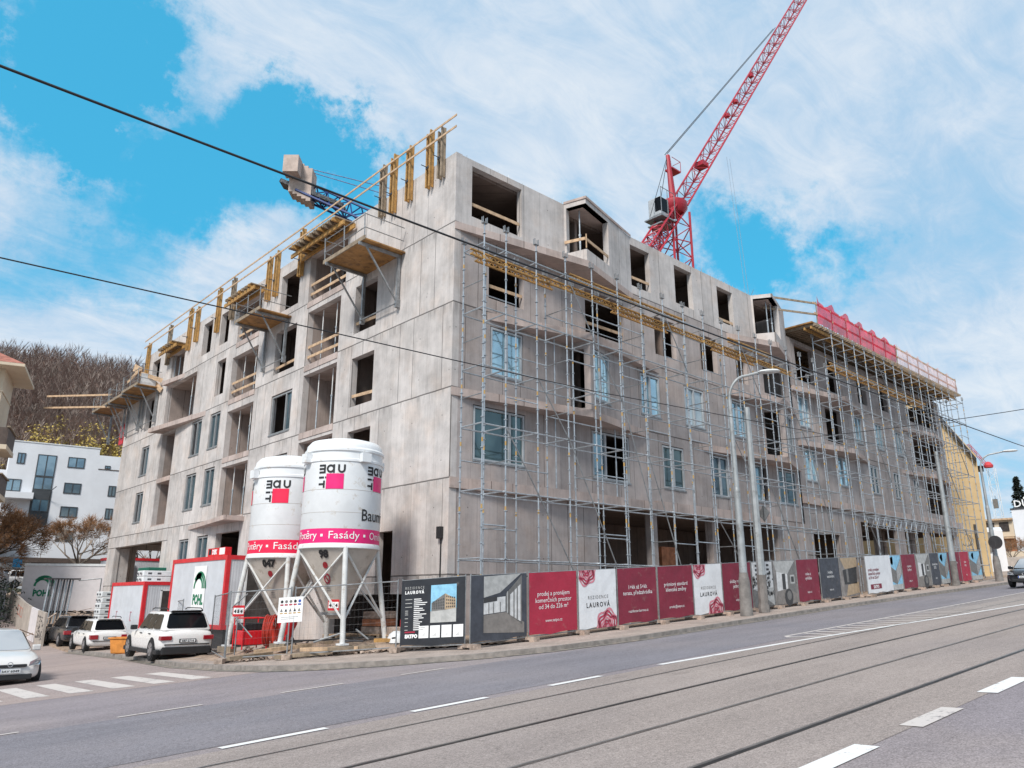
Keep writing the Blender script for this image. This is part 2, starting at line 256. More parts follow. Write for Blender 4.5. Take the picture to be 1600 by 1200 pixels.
# ------------------------------------------------------------------ builders
WP = {}
def tag(o, label=None, cat=None, group=None, kind=None):
    if label: o['label'] = label
    if cat: o['category'] = cat
    if group: o['group'] = group
    if kind: o['kind'] = kind
    return o
def thing(name, label, cat, loc=(0, 0, 0), group=None):
    o = bpy.data.objects.new(name, None); COL.objects.link(o); o.location = loc; o.empty_display_size = .3
    WP[o.name] = Vector(loc); return tag(o, label, cat, group)
class MB:
    def __init__(s): s.v = []; s.f = []; s.smooth = False
    def quad(s, *p): i = len(s.v); s.v += [tuple(q) for q in p]; s.f.append(tuple(range(i, i+len(p)))); return s
    def box(s, x0, y0, z0, x1, y1, z1):
        if x0 > x1: x0, x1 = x1, x0
        if y0 > y1: y0, y1 = y1, y0
        if z0 > z1: z0, z1 = z1, z0
        i = len(s.v); s.v += [(x0,y0,z0),(x1,y0,z0),(x1,y1,z0),(x0,y1,z0),(x0,y0,z1),(x1,y0,z1),(x1,y1,z1),(x0,y1,z1)]
        s.f += [tuple(i+k for k in q) for q in ((0,3,2,1),(4,5,6,7),(0,1,5,4),(1,2,6,5),(2,3,7,6),(3,0,4,7))]; return s
    def beam(s, p, q, w, h, up=(0, 0, 1)):
        p = Vector(p); q = Vector(q); d = (q-p).normalized(); u = Vector(up)
        if abs(d.dot(u)) > .98: u = Vector((1, 0, 0))
        a = d.cross(u).normalized()*w/2; b = a.cross(d).normalized()*h/2
        i = len(s.v)
        for c in (p, q): s.v += [tuple(c+a+b), tuple(c-a+b), tuple(c-a-b), tuple(c+a-b)]
        s.f += [tuple(i+k for k in x) for x in ((0,1,2,3),(7,6,5,4),(0,4,5,1),(1,5,6,2),(2,6,7,3),(3,7,4,0))]; return s
    def tube(s, p, q, r, n=6, r2=None, cap=True):
        p = Vector(p); q = Vector(q); d = q-p
        if d.length < 1e-6: return s
        d.normalize(); a = d.orthogonal().normalized(); b = d.cross(a); r2 = r if r2 is None else r2; i = len(s.v)
        for c, rr in ((p, r), (q, r2)):
            for k in range(n):
                t_ = 2*math.pi*k/n; s.v.append(tuple(c+(a*math.cos(t_)+b*math.sin(t_))*rr))
        for k in range(n): s.f.append((i+k, i+(k+1) % n, i+n+(k+1) % n, i+n+k))
        if cap: s.f.append(tuple(i+k for k in range(n))[::-1]); s.f.append(tuple(i+n+k for k in range(n)))
        return s
    def path(s, pts, r, n=6):
        for a, b in zip(pts, pts[1:]): s.tube(a, b, r, n)
        return s
    def lathe(s, c, prof, n=48, a0=0., a1=2*math.pi):
        i = len(s.v); full = abs(a1-a0-2*math.pi) < 1e-6; m = n if full else n+1
        for (r, z) in prof:
            for k in range(m):
                t_ = a0+(a1-a0)*k/n; s.v.append((c[0]+r*math.cos(t_), c[1]+r*math.sin(t_), c[2]+z))
        for j in range(len(prof)-1):
            for k in range(n):
                k2 = (k+1) % m if full else k+1
                s.f.append((i+j*m+k, i+j*m+k2, i+(j+1)*m+k2, i+(j+1)*m+k))
        s.smooth = True; return s
    def prism(s, poly, z0, z1):
        n = len(poly); i = len(s.v)
        zf = (lambda p, z: z(p[0], p[1]) if callable(z) else z)
        s.v += [(p[0], p[1], zf(p, z0)) for p in poly]+[(p[0], p[1], zf(p, z1)) for p in poly]
        s.f.append(tuple(i+k for k in range(n))[::-1]); s.f.append(tuple(i+n+k for k in range(n)))
        for k in range(n): s.f.append((i+k, i+(k+1) % n, i+n+(k+1) % n, i+n+k))
        return s
    def add(s, o, mat=None):
        i = len(s.v); s.v += [tuple(mat @ Vector(v)) if mat else v for v in o.v]; s.f += [tuple(i+k for k in f) for f in o.f]; return s
    def build(s, name, mat, parent=None, label=None, cat=None, group=None, kind=None, bevel=0, smooth=None, sub=0):
        me = bpy.data.meshes.new(name); off = WP.get(parent.name, Vector()) if parent else Vector()
        me.from_pydata([(v[0]-off.x, v[1]-off.y, v[2]-off.z) for v in s.v], [], s.f)
        me.materials.append(MATS[mat]); me.validate()
        bm = bmesh.new(); bm.from_mesh(me)
        if bevel or sub: bmesh.ops.remove_doubles(bm, verts=bm.verts, dist=1e-4)
        bmesh.ops.recalc_face_normals(bm, faces=bm.faces)
        if bevel: bmesh.ops.bevel(bm, geom=bm.edges[:], offset=bevel, segments=2, affect='EDGES', profile=.5)
        bm.to_mesh(me); bm.free()
        if s.smooth if smooth is None else smooth:
            for p in me.polygons: p.use_smooth = True
            try: me.set_sharp_from_angle(angle=R(40))
            except Exception: pass
        o = bpy.data.objects.new(name, me); COL.objects.link(o)
        if parent: o.parent = parent; WP[o.name] = off
        else: WP[o.name] = Vector()
        if sub:
            md = o.modifiers.new('sub', 'SUBSURF'); md.levels = md.render_levels = sub
        return tag(o, label, cat, group, kind)
def kids(o): return [c for c in bpy.data.objects if c.parent == o]
def dup(o, loc, rz=None, label=None, parent=None, tree=None):
    tree = tree or CH(o)
    c = o.copy(); COL.objects.link(c); c.parent = parent
    if parent is None:
        c.location = loc
        if rz is not None: c.rotation_euler.z = rz
        if label: c['label'] = label
    for k, sub in tree: dup(k, None, parent=c, tree=sub)
    return c
def CH(o): return [(k, CH(k)) for k in kids(o)] or [] if o else []
ORD = ['zeroth','first','second','third','fourth','fifth','sixth','seventh','eighth','ninth','tenth','eleventh','twelfth','thirteenth','fourteenth','fifteenth','sixteenth','seventeenth','eighteenth','nineteenth','twentieth','twenty-first','twenty-second','twenty-third','twenty-fourth','twenty-fifth']

def gz(x, y):
    z = .0545*(x+15.9)-.036*(y+20.46)
    if y > 24: e = y-24; z += .112*e*min(1, .35+e/30.)
    if y > 85: z += (y-85)*.0
    return z
# text as flat mesh
_tc = {}
def text_geo(s_, size=1., bold=0., space=1.):
    key = (s_, size, bold, space)
    if key in _tc: return _tc[key]
    cu = bpy.data.curves.new('lettering', 'FONT'); cu.body = s_; cu.size = size; cu.offset = bold; cu.resolution_u = 2; cu.space_character = space
    o = bpy.data.objects.new('lettering', cu); COL.objects.link(o); bpy.context.view_layer.update()
    me = bpy.data.meshes.new_from_object(o.evaluated_get(bpy.context.evaluated_depsgraph_get()))
    v = [(p.co.x, p.co.y) for p in me.vertices]; f = [tuple(p.vertices) for p in me.polygons]
    bpy.data.objects.remove(o); bpy.data.curves.remove(cu); bpy.data.meshes.remove(me)
    w = max([p[0] for p in v] or [0]); _tc[key] = (v, f, w); return v, f, w
class Decal:
    """flat marks in a (u, v) frame mapped by fn(u, v) -> world point"""
    def __init__(s, fn): s.fn = fn; s.m = {}
    def mb(s, mat): return s.m.setdefault(mat, MB())
    def text(s, st, u, v, size, mat, align='l', bold=0., space=1., rot=0., fitw=None):
        vv, f, w = text_geo(st, size, bold, space); m = s.mb(mat); i = len(m.v); sx_ = 1.
        if fitw and w: sx_ = fitw/w; w = fitw
        ox = {'l': 0, 'c': -w/2, 'r': -w}[align]; c, sn = math.cos(rot), math.sin(rot)
        for (x, y) in vv:
            x = x*sx_+ox; m.v.append(tuple(s.fn(u+x*c-y*sn, v+x*sn+y*c)))
        m.f += [tuple(i+k for k in q) for q in f]
    def poly(s, pts, mat): s.mb(mat).quad(*[s.fn(*p) for p in pts])
    def rect(s, u0, v0, u1, v1, mat, nu=1):
        for k in range(nu):
            a = u0+(u1-u0)*k/nu; b = u0+(u1-u0)*(k+1)/nu; s.poly([(a, v0), (b, v0), (b, v1), (a, v1)], mat)
    def ring(s, cu, cv, r0, r1, a0, a1, mat, n=14, wob=0.):
        for k in range(n):
            a = a0+(a1-a0)*k/n; b = a0+(a1-a0)*(k+1)/n
            wa = 1+wob*math.sin(a*7+r1*20); wb = 1+wob*math.sin(b*7+r1*20)
            s.poly([(cu+r0*wa*math.cos(a), cv+r0*wa*math.sin(a)), (cu+r1*wa*math.cos(a), cv+r1*wa*math.sin(a)), (cu+r1*wb*math.cos(b), cv+r1*wb*math.sin(b)), (cu+r0*wb*math.cos(b), cv+r0*wb*math.sin(b))], mat)
    def build(s, parent, name='print'):
        for mat, mb in s.m.items():
            if mb.v: mb.build(name, mat, parent)

# ================================================================== GROUND
def grid(xs, ys, zf):
    m = MB(); n = len(ys)
    for x in xs:
        for y in ys: m.v.append((x, y, zf(x, y)))
    for i in range(len(xs)-1):
        for j in range(n-1): m.f.append((i*n+j, (i+1)*n+j, (i+1)*n+j+1, i*n+j+1))
    m.smooth = True; return m
def fr(a, b, n): return [a+(b-a)*i/n for i in range(n+1)]
def hillz(x, y):
    if y < 78: return 0
    ridge = 46.5+.16*(x-10)+2.5*math.sin(x*.06+1)
    t_ = min(1, (y-78)/105.); t_ = t_*t_*(3-2*t_)
    side = 1-min(1, max(0, (x-70)/120.))
    return (ridge-gz(x, y))*t_*side
def land(x, y): return gz(x, min(y, 85)) - .035
grid([-400, -200, -100, -60, -40, -30, -20]+fr(-16, 60, 38)+[70, 90, 120, 160, 250, 400, 900], [-300, -100, -60]+fr(-40, 85, 62)+[100, 150, 300, 700], lambda x, y: land(x, y)).build('ground', 'grass_land', kind='structure')
grid(fr(-120, 200, 40), fr(78, 330, 30), lambda x, y: gz(x, min(y, 85))+hillz(x, y)-.3).build('hill', 'hill_soil', kind='structure')
KERB = [(200,-14.5),(60,-6.6),(36.35,-6.0),(25.9,-5.62),(15.4,-5.58),(7.7,-5.9),(2.2,-6.12),(-.98,-5.7),(-2.9,-4.95),(-4.6,-3.6),(-5.7,-2.3),(-6.4,-.9),(-6.72,1.2),(-6.76,4.5),(-6.45,7.5),(-5.9,12),(-5.45,18),(-5.1,24)]
def flat(poly, dz, name, mat, **k):
    m = MB(); m.quad(*[(p[0], p[1], .0545*(p[0]+15.9)-.036*(p[1]+20.46)+dz) for p in poly]); return m.build(name, mat, **k)
# main road (one planar slope), tram strip, side street
flat([(-120,-40),(200,-40)]+KERB[:12]+[(-6.9,-.9),(-22,-.9),(-120,-3)], 0, 'road', 'asphalt', kind='structure')
flat([(-60,-10.55),(-60,-6.15),(-5.8,-6.15),(-2,-6.2),(2.2,-6.4),(8,-6.15),(15.4,-5.85),(25.9,-5.85),(60,-6.9),(60,-10.9),(25,-10.1),(2,-10.45)], .004, 'road', 'asphalt_lane', kind='structure')
flat([(-60,-17.0),(-60,-10.8),(60,-10.8),(60,-17.0)], .004, 'tram_track_bed', 'asphalt_tram', kind='structure')
side = MB(); ys = fr(-.9, 24, 12)+fr(26, 80, 27)
def kx(y):
    P_ = [(-.9,-6.42),(1.2,-6.72),(4.5,-6.76),(7.5,-6.45),(12,-5.9),(18,-5.45),(24,-5.1),(30,-4.9),(50,-3.9),(80,-6)]
    for a, b in zip(P_, P_[1:]):
        if a[0] <= y <= b[0]: return a[1]+(b[1]-a[1])*(y-a[0])/(b[0]-a[0])
    return P_[0][1] if y < P_[0][0] else P_[-1][1]
for y in ys:
    for x in (-24, -18, kx(y)): side.v.append((x, y, gz(x, y)+.002))
for j in range(len(ys)-1):
    for k in range(2): a = j*3+k; side.f.append((a, a+1, a+4, a+3))
side.build('side_street', 'asphalt_side', kind='structure')
# pavement with a real kerb step
pv = [(p[0], p[1]) for p in KERB]
def inset(poly, d):
    out = []
    for i, p in enumerate(poly):
        a = Vector(poly[max(0, i-1)]); b = Vector(poly[min(len(poly)-1, i+1)]); t_ = (b-a).normalized(); n = Vector((t_.y, -t_.x)); out.append((p[0]+n.x*d, p[1]+n.y*d))
    return out
inn = inset(pv, .16)
pave = MB(); H = .12
pave.quad(*[(p[0], p[1], gz(*p)+H-.004) for p in inn+[(-.5,24),(30,24),(200,24)]])
pave.build('pavement', 'paving', kind='structure')
kb = MB()
for a, b, c, d in zip(pv, pv[1:], inn, inn[1:]):
    za, zb = gz(*a), gz(*b)
    kb.quad((a[0],a[1],za-.1),(b[0],b[1],zb-.1),(b[0],b[1],zb+H),(a[0],a[1],za+H)); kb.quad((a[0],a[1],za+H),(b[0],b[1],zb+H),(d[0],d[1],gz(*d)+H),(c[0],c[1],gz(*c)+H))
    kb.quad((c[0],c[1],gz(*c)+H),(d[0],d[1],gz(*d)+H),(d[0],d[1],gz(*d)-.1),(c[0],c[1],gz(*c)-.1))
kb.build('kerb', 'kerb', kind='structure')
# pavement continuing up the side street
up = MB(); ys = [24]+fr(26, 60, 17)
for y in ys:
    for x in (kx(y), kx(y)+.01, 0., 30.): up.v.append((x, y, gz(x, y)+(H-.004 if x > kx(y) else -.05)))
for j in range(len(ys)-1):
    for k in range(3): a = j*4+k; up.f.append((a, a+1, a+5, a+4))
up.build('pavement', 'dirt', kind='structure')
gt_ = inset(pv, -.28)
for q in range(0, len(pv)-1):
    m = MB(); m.quad(*[(p[0], p[1], gz(*p)+.011) for p in (pv[q], pv[q+1], gt_[q+1], gt_[q])]); m.build('gutter', 'gutter_dirt', kind='structure')
# churned ground of the site between fence and wall: uneven sheet with rubble rim
def site_h(x, y):
    e = min((x+5.6)/1.4, (y+1.2-(-.75)*(x+5))/2., 1.) if False else 1
    return .12+.17*max(0, min(1, (x+5.3)/1.2))*max(0, min(1, (6.5-y)/2.))+.05*math.sin(x*5+y*3)*math.sin(y*4.1-x*2)
poly_in = lambda x, y: x > -5.9 and (y-2.3) > -.98*(x+5.8)
m = MB(); xs = fr(-6.2, -.02, 44); ys = fr(-4, 7, 60)
idx = {}
for i, x in enumerate(xs):
    for j, y in enumerate(ys):
        d = min((x+6.1), ((y-2.2)+.98*(x+6.2))*.7)
        h = site_h(x, y) if d > .5 else .12+(site_h(x, y)-.12)*max(0, d)/.5
        if d < 0: h = .05
        m.v.append((x, y, gz(x, y)+h+.01*random.random()))
n = len(ys)
for i in range(len(xs)-1):
    for j in range(n-1):
        if (ys[j]-2.2)+.98*(xs[i]+6.2) < .0 or ys[j] < -3.4: continue
        m.f.append((i*n+j, (i+1)*n+j, (i+1)*n+j+1, i*n+j+1))
m.smooth = True; m.build('site_ground', 'dirt', kind='structure')
flat([(-.5,-3.3),(56,-2.7),(56,-.02),(-.5,-.02)], .13, 'site_ground', 'dirt', kind='structure')
# rubble (uncountable)
rb = MB()
def stone(mb, x, y, z, s):
    vs = [(random.uniform(-1,1), random.uniform(-1,1), random.uniform(-.6,.8)) for _ in range(7)]
    bm = bmesh.new(); [bm.verts.new((x+a*s, y+b*s, z+c*s)) for a, b, c in vs]
    r = bmesh.ops.convex_hull(bm, input=bm.verts); i = len(mb.v); bm.verts.ensure_lookup_table(); bm.verts.index_update()
    mb.v += [tuple(v.co) for v in bm.verts]; mb.f += [tuple(i+v.index for v in f.verts) for f in bm.faces]; bm.free()
for _ in range(420):
    s_ = random.random(); x = -5.9+s_*3.7; y = 2.0-s_*3.75+random.gauss(.45, .4)
    stone(rb, x, y, gz(x, y)+.15, random.choice([.03,.04,.05,.07,.1]))
for _ in range(160):
    x = random.uniform(-5, -.6); y = random.uniform(-.5, 6)
    if y < 2.2-.98*(x+5.6): continue
    stone(rb, x, y, gz(x, y)+.27, random.choice([.04,.06,.1]))
rb.build('rubble', 'rubble', label='loose broken rubble scattered along the fence under the silos', cat='rubble', kind='stuff')
# markings
def dash(x0, x1, y, w=.14, mat='road_paint', name='lane_marking', y2=None, w2=None):
    y2 = y if y2 is None else y2
    n = max(1, int((x1-x0)/3)); 
    flat([(x0, y-w/2), (x1, y2-w/2), (x1, y2+w/2), (x0, y+w/2)], .009, name, mat, kind='structure')
for k in range(5): dash(-8.87-2.83*k, -7.43-2.83*k, -10.65, .15)
dash(-6.03, -4.71, -10.68, .15)
dash(-2.93, 1.9, -10.68, .17, y2=-11.0); dash(1.9, 15, -11.0, .15, y2=-12.45); dash(15, 60, -12.45, .14, y2=-13.5)
# hatched island that widens along the street
def lo(x): return -11.0-(x-1.9)*.1107 if x < 15 else -12.45
def hi(x): return -10.05+.0*(x-3)
for k in range(60):
    x = 3.6+k*.62
    flat([(x, lo(x)+.10), (x+.16, lo(x)+.10), (x+.16+.35*(hi(x)-lo(x)), hi(x)-.12), (x+.35*(hi(x)-lo(x)), hi(x)-.12)], .009, 'hatch_marking', 'road_paint_old', kind='structure')
dash(3.3, 60, -10.05, .12, 'road_paint_old')
flat([(2.95,-10.25),(3.3,-10.0),(3.3,-10.11),(3.12,-10.3),(3.12,-10.75),(3.3,-10.95),(3.3,-11.07),(2.95,-10.85)], .0095, 'hatch_marking', 'road_paint_old', kind='structure')
for x0, x1 in ((-11.5,-10.1),(-8.6,-7.25),(-5.83,-4.65),(-14.3,-12.9)): dash(x0, x1, -5.98, .10, 'road_paint_old')
for x0, x1 in ((-9.4,-8.15),(-7.08,-5.84),(-4.6,-3.1),(-1.9,-.4),(.8,2.3),(3.5,5)): dash(x0, x1, -16.98, .24, 'road_paint' if x0 != -7.08 else 'road_paint_old')
for k in range(7):
    x = -7.88-.86*k
    flat([(x-.36, 3.0+.1*k), (x+.05, 2.85+.1*k), (x-.02+.1, -.55+.1*k), (x-.36, -.5+.1*k)] if False else [(x-.24, 3.2+.12*k), (x+.18, 3.1+.12*k), (x+.12, -.62+.12*k), (x-.34, -.5+.12*k)], .006, 'zebra_marking', 'road_paint_old', kind='structure')
# tram rails: steel strip with groove
for y, mt in ((-11.62,'rail_shine'),(-13.12,'rail_steel'),(-14.66,'rail_shine'),(-16.12,'rail_steel')):
    dk_ = mt == 'rail_steel'; dash(-60, 120, y, .05 if dk_ else .014, 'rail_steel', 'rail_groove'); dash(-60, 120, y+.055, .045, 'rail_shine' if dk_ else 'rail_faint', 'tram_rail')

# ================================================================== APARTMENT BLOCK
B = thing('apartment_block', 'unfinished grey concrete apartment block wrapping the street corner', 'building', (0, 0, 0))
def wall(p0, p1, z0, z1, holes, th, inward, mb):
    p0 = Vector((*p0, 0)); p1 = Vector((*p1, 0)); L = (p1-p0).length; d = (p1-p0)/L; n = Vector((*inward, 0)).normalized()
    us = sorted({0., L}|{min(L, max(0, h[0])) for h in holes}|{min(L, max(0, h[1])) for h in holes}); zs = sorted({z0, z1}|{min(z1, max(z0, h[2])) for h in holes}|{min(z1, max(z0, h[3])) for h in holes})
    nu, nz = len(us)-1, len(zs)-1
    P = lambda u, w, z: tuple(p0+d*u+n*w+Vector((0, 0, z)))
    def solid(i, j):
        if i < 0 or j < 0 or i >= nu or j >= nz: return False
        u = (us[i]+us[i+1])/2; z = (zs[j]+zs[j+1])/2
        return not any(h[0] < u < h[1] and h[2] < z < h[3] for h in holes)
    for i in range(nu):
        for j in range(nz):
            if not solid(i, j): continue
            a, b, c, e = us[i], us[i+1], zs[j], zs[j+1]
            mb.quad(P(a,0,c), P(b,0,c), P(b,0,e), P(a,0,e)); mb.quad(P(a,th,c), P(a,th,e), P(b,th,e), P(b,th,c))
            if not solid(i-1, j): mb.quad(P(a,0,c), P(a,0,e), P(a,th,e), P(a,th,c))
            if not solid(i+1, j): mb.quad(P(b,0,c), P(b,th,c), P(b,th,e), P(b,0,e))
            if not solid(i, j-1): mb.quad(P(a,0,c), P(a,th,c), P(b,th,c), P(b,0,c))
            if not solid(i, j+1): mb.quad(P(a,0,e), P(b,0,e), P(b,th,e), P(a,th,e))
    return P
def window(P, u0, u1, z0, z1, pane='glass_dark', split=.5, d=.05, frame='frame_grey', parent=B, open_part=False):
    f = MB(); w = .075
    def bm_(a, b, ww=w): f.beam(P(a[0], d, a[1]), P(b[0], d, b[1]), ww, .09, up=tuple(Vector(P(0, 1, 0))-Vector(P(0, 0, 0))))
    e = .02
    bm_((u0+e, z0+w/2+e), (u1-e, z0+w/2+e)); bm_((u0+e, z1-w/2-e), (u1-e, z1-w/2-e)); bm_((u0+w/2+e, z0+w+e), (u0+w/2+e, z1-w-e)); bm_((u1-w/2-e, z0+w+e), (u1-w/2-e, z1-w-e))
    um = u0+(u1-u0)*split; bm_((um, z0+w+e), (um, z1-w-e), .10)
    g = f.build('window', frame, parent)
    s = MB(); s.beam(P(u0-.02, -.01, z0-.01), P(u1+.02, -.01, z0-.01), .045, .07); s.build('sill', 'galv_dull', g)
    gk = MB(); k = d+.03
    a, b = (u0+w+e, um-.05), (um+.05, u1-w-e)
    for (x0, x1), on in ((a, True), (b, not open_part)):
        if on and x1 > x0: gk.quad(P(x0, k, z0+w+e), P(x1, k, z0+w+e), P(x1, k, z1-w-e), P(x0, k, z1-w-e))
    gk.build('pane', pane, g)
# ---- left facade, plane x=0, u = y
L4, L3, L2, L1 = 15.29, 12.06, 8.83, 5.6
hl = []; dark = []; loggia = []; wins = []
dark += [(5.2,6.95,12.55,14.75),(5.2,6.95,9.3,11.45),(5.2,6.95,6.25,8.25),(3.3,4.35,-2,4.0)]
loggia += [(7.9,11.4,15.29,17.75),(8.2,11.25,12.06,14.78),(8.2,11.25,8.83,11.62),(8.2,11.25,5.6,8.42)]
dark += [(12.45,14.45,15.65,17.65),(12.35,14.55,12.35,14.6)]; wins += [(12.3,14.5,9.2,11.25,'glass_dark',.3),(12.3,14.5,6.1,8.15,'glass_dark',.5)]
loggia += [(16.7,19.6,15.29,17.5),(16.6,19.9,12.06,14.52),(16.6,19.9,8.83,11.42),(16.6,19.9,5.6,8.35)]
dark += [(16.8,19.7,-2,4.85)]
dark += [(20.95,22.2,15.8,17.75),(23.5,24.9,15.8,17.85),(20.85,22.1,12.7,14.8)]
wins += [(20.85,22.3,9.62,11.7,'glass_dark',.5),(23.5,25.05,9.55,11.7,'glass_dark',.5),(20.85,22.3,6.45,8.55,'glass_dark',.5),(23.5,25.05,6.4,8.52,'glass_dark',.5),(20.8,22.3,2.7,4.85,'glass_dark',.55),(23.55,25.0,2.7,4.8,'glass_dark',.5)]
loggia += [(27.8,30.1,15.29,17.1),(25.2,30.3,12.2,14.95),(27.8,30.15,8.83,11.7),(27.8,30.2,5.9,8.65)]
dark += [(32.5,34.0,15.9,17.5),(32.7,34.15,12.55,14.8)]
wins += [(32.5,34.0,9.4,11.42,'glass_dark',.5),(32.5,34.0,6.3,8.33,'glass_dark',.5)]
under = [(27.8,36.9,-4,4.88),(1.6,7.6,-2.5,1.75)]
holes = [h[:4] for h in dark+loggia+wins+under]
mb = MB(); PL = wall((0,0), (0,38.6), -3, L4, [h for h in holes], .3, (1,0), mb)
mb2 = MB(); wall((0,0), (0,36), L4, 18.25, holes, .3, (1,0), mb2)
mb.build('wall', 'concrete', B); mb2.build('wall', 'concrete', B)
mb = MB(); wall((.3,38.6), (11,38.6), -3, L4, [(1.5,9.,-4,4.88),(2.,4.,9.4,11.4)], .3, (0,-1), mb); wall((.3,36), (11,36), L4, 18.25, [], .3, (0,-1), mb); mb.build('wall', 'concrete', B)
for w_ in wins: window(PL, w_[0]+.03, w_[1]-.03, w_[2]+.03, w_[3]-.03, w_[4], w_[5], d=.09, frame='frame_mid', open_part=random.random() < .45)
# loggias: side walls, back wall with glazed door, front slab edge
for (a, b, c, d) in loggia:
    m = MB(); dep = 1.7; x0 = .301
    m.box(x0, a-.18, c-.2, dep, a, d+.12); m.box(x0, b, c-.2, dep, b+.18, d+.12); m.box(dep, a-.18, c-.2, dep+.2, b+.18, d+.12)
    m.box(x0, a+.001, d+.001, dep-.001, b-.001, d+.2); m.build('loggia_wall', 'concrete_loggia_shaded', B)
    s = MB(); s.box(-.03, a+.004, c-.26, dep-.001, b-.004, c+.02); s.build('floor_slab', 'concrete_slab', B)
    o = MB(); o.box(dep-.012, b-1.5, c+.1, dep-.004, b-.25, d-.25); dr = o.build('door_opening', 'dark_interior', B)
    o = MB(); [o.beam((dep-.04, b-1.5+q*.62, c+.05), (dep-.04, b-1.5+q*.62, d-.25), .07, .05) for q in (0,1,2)]; o.build('door_frame', 'frame_grey', dr)
# interior slabs, partitions, roof (L plan)
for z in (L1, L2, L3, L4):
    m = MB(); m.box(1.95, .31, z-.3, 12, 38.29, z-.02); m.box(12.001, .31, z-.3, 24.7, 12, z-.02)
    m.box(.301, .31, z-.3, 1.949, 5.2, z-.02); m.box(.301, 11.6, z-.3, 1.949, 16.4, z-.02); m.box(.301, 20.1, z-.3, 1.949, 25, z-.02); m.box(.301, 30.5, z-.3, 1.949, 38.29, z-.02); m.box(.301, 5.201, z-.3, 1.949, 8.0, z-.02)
    m.build('floor_slab', 'concrete_inner_shaded', B)
m = MB(); m.box(.301, .31, 17.85, 12, 35.7, 18.1); m.box(12.001, .31, 17.85, 24.7, 12, 18.1); m.build('roof_slab', 'concrete_inner_shaded', B)
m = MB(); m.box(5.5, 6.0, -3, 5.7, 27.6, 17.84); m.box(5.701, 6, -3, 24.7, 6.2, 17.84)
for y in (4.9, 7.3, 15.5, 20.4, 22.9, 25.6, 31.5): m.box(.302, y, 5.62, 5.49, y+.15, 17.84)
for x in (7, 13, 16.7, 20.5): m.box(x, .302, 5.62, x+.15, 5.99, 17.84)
m.build('partition', 'concrete_inner_shaded', B)
m = MB(); m.box(.302, 27.45, -3, 11, 27.75, 5.29); m.build('partition', 'concrete', B); m = MB(); m.box(.02, 36.95, -3, .95, 38.55, 4.87); m.build('column', 'concrete', B)
# beam band over the passage
m = MB(); m.box(-.035, 26.9, 4.9, -.001, 38.6, 5.86); m.build('beam', 'concrete', B)
# balcony slabs of the left facade (triangular)
m = MB(); m.prism([(-.001,23.1),(-.82,30.5),(-.001,30.2)], 11.8, 12.08); m.build('balcony_slab', 'concrete_slab', B)
m = MB(); m.prism([(-.001,23.8),(-.001,16.4),(-1.05,16.3)], 5.28, 5.5); m.build('balcony_slab', 'concrete_slab', B)
m = MB(); m.prism([(-.001,27.4),(-.001,30.4),(-.35,30.4)], 15.02, 15.3); m.build('balcony_slab', 'concrete_slab', B)
# ---- right facade
def segwall(pts, z0, z1, holes, mat, th=.28, wn=None):
    """pts chain; holes given per segment"""
    out = []
    for (a, b), hs in zip(zip(pts, pts[1:]), holes):
        d = Vector((b[0]-a[0], b[1]-a[1])).normalized(); n = (-d.y, d.x)
        m = MB(); P = wall(a, b, z0, z1, hs, th, n, m); m.build('wall', mat, B); out.append(P)
    return out
X0 = .301
r = lambda a, b, c, d: (a-X0, b-X0, c, d)
P = segwall([(X0,0),(25.1,0)], -1, L1, [[r(7.6,22.0,-2,5.28)]], 'concrete_brown')
for x in (11.6, 16.3): m = MB(); m.box(x, .3, -1, x+.35, .7, 5.3); m.build('column', 'concrete_brown', B)
m = MB(); m.box(13.4, 1.2, -1, 14.6, 1.4, 3.9); m.box(12.3, 1.2, -1, 13.4, 1.4, 2.9); m.build('block_wall', 'brick_block', B)
m = MB(); m.box(7.3, 5.4, -1, 24.7, 5.48, 5.28); m.box(7.0, .3, -1, 7.2, 5.3, 5.28); m.box(22.2, .3, -1, 22.4, 5.3, 5.28); m.build('partition', 'concrete_inner_shaded', B)
w2 = [(1.0,3.6,6.3,8.35),(7.4,9.85,6.3,8.36),(12.2,13.9,6.35,8.38),(16.05,17.65,6.35,8.4),(19.8,21.6,6.4,8.4),(22.6,24.6,6.5,8.42)]
P = segwall([(X0,0),(25.1,0)], L1, L2, [[r(*h) for h in w2]], 'concrete_brown')[0]
for i, h in enumerate(w2): window(P, h[0]-X0+.02, h[1]-X0-.02, h[2]+.02, h[3]-.02, ('glass_green','glass_mid','glass_green','glass_dark','glass_mid','glass_green')[i], (.7,.35,.5,.55,.6,.4)[i], open_part=i in (1, 4))
BAY1 = [(X0,0),(6.0,0),(6.3,-1.0),(10.5,0),(21.4,0),(22.0,-1.0),(25.1,0)]
def along(a, b, u0, u1, z0, z1): return (u0, u1, z0, z1)
r3m = [(10.8,12.3,9.55,11.55),(14.2,15.9,9.55,11.55),(18.1,19.8,9.6,11.55)]
Ps = segwall(BAY1, L2, 11.78, [[(1.8-X0,3.5-X0,9.6,11.55)],[(.12,.96,8.95,11.45)],[(.22,1.75,9.35,11.5)],[(h[0]-10.5,h[1]-10.5,h[2],h[3]) for h in r3m],[(.15,1.0,8.95,11.4)],[(.3,2.2,9.3,11.4)]], 'concrete_brown')
window(Ps[0], 1.8-X0+.02, 3.5-X0-.02, 9.62, 11.53, 'glass_sky', .5); window(Ps[2], .24, 1.73, 9.37, 11.48, 'glass_sky', .45); window(Ps[5], .32, 2.18, 9.32, 11.38, 'glass_dark', .5)
for h, gm in zip(r3m, ('glass_sky','glass_pale','glass_sky')): window(Ps[3], h[0]-10.48, h[1]-10.52, h[2]+.02, h[3]-.02, gm, .5)
m = MB()
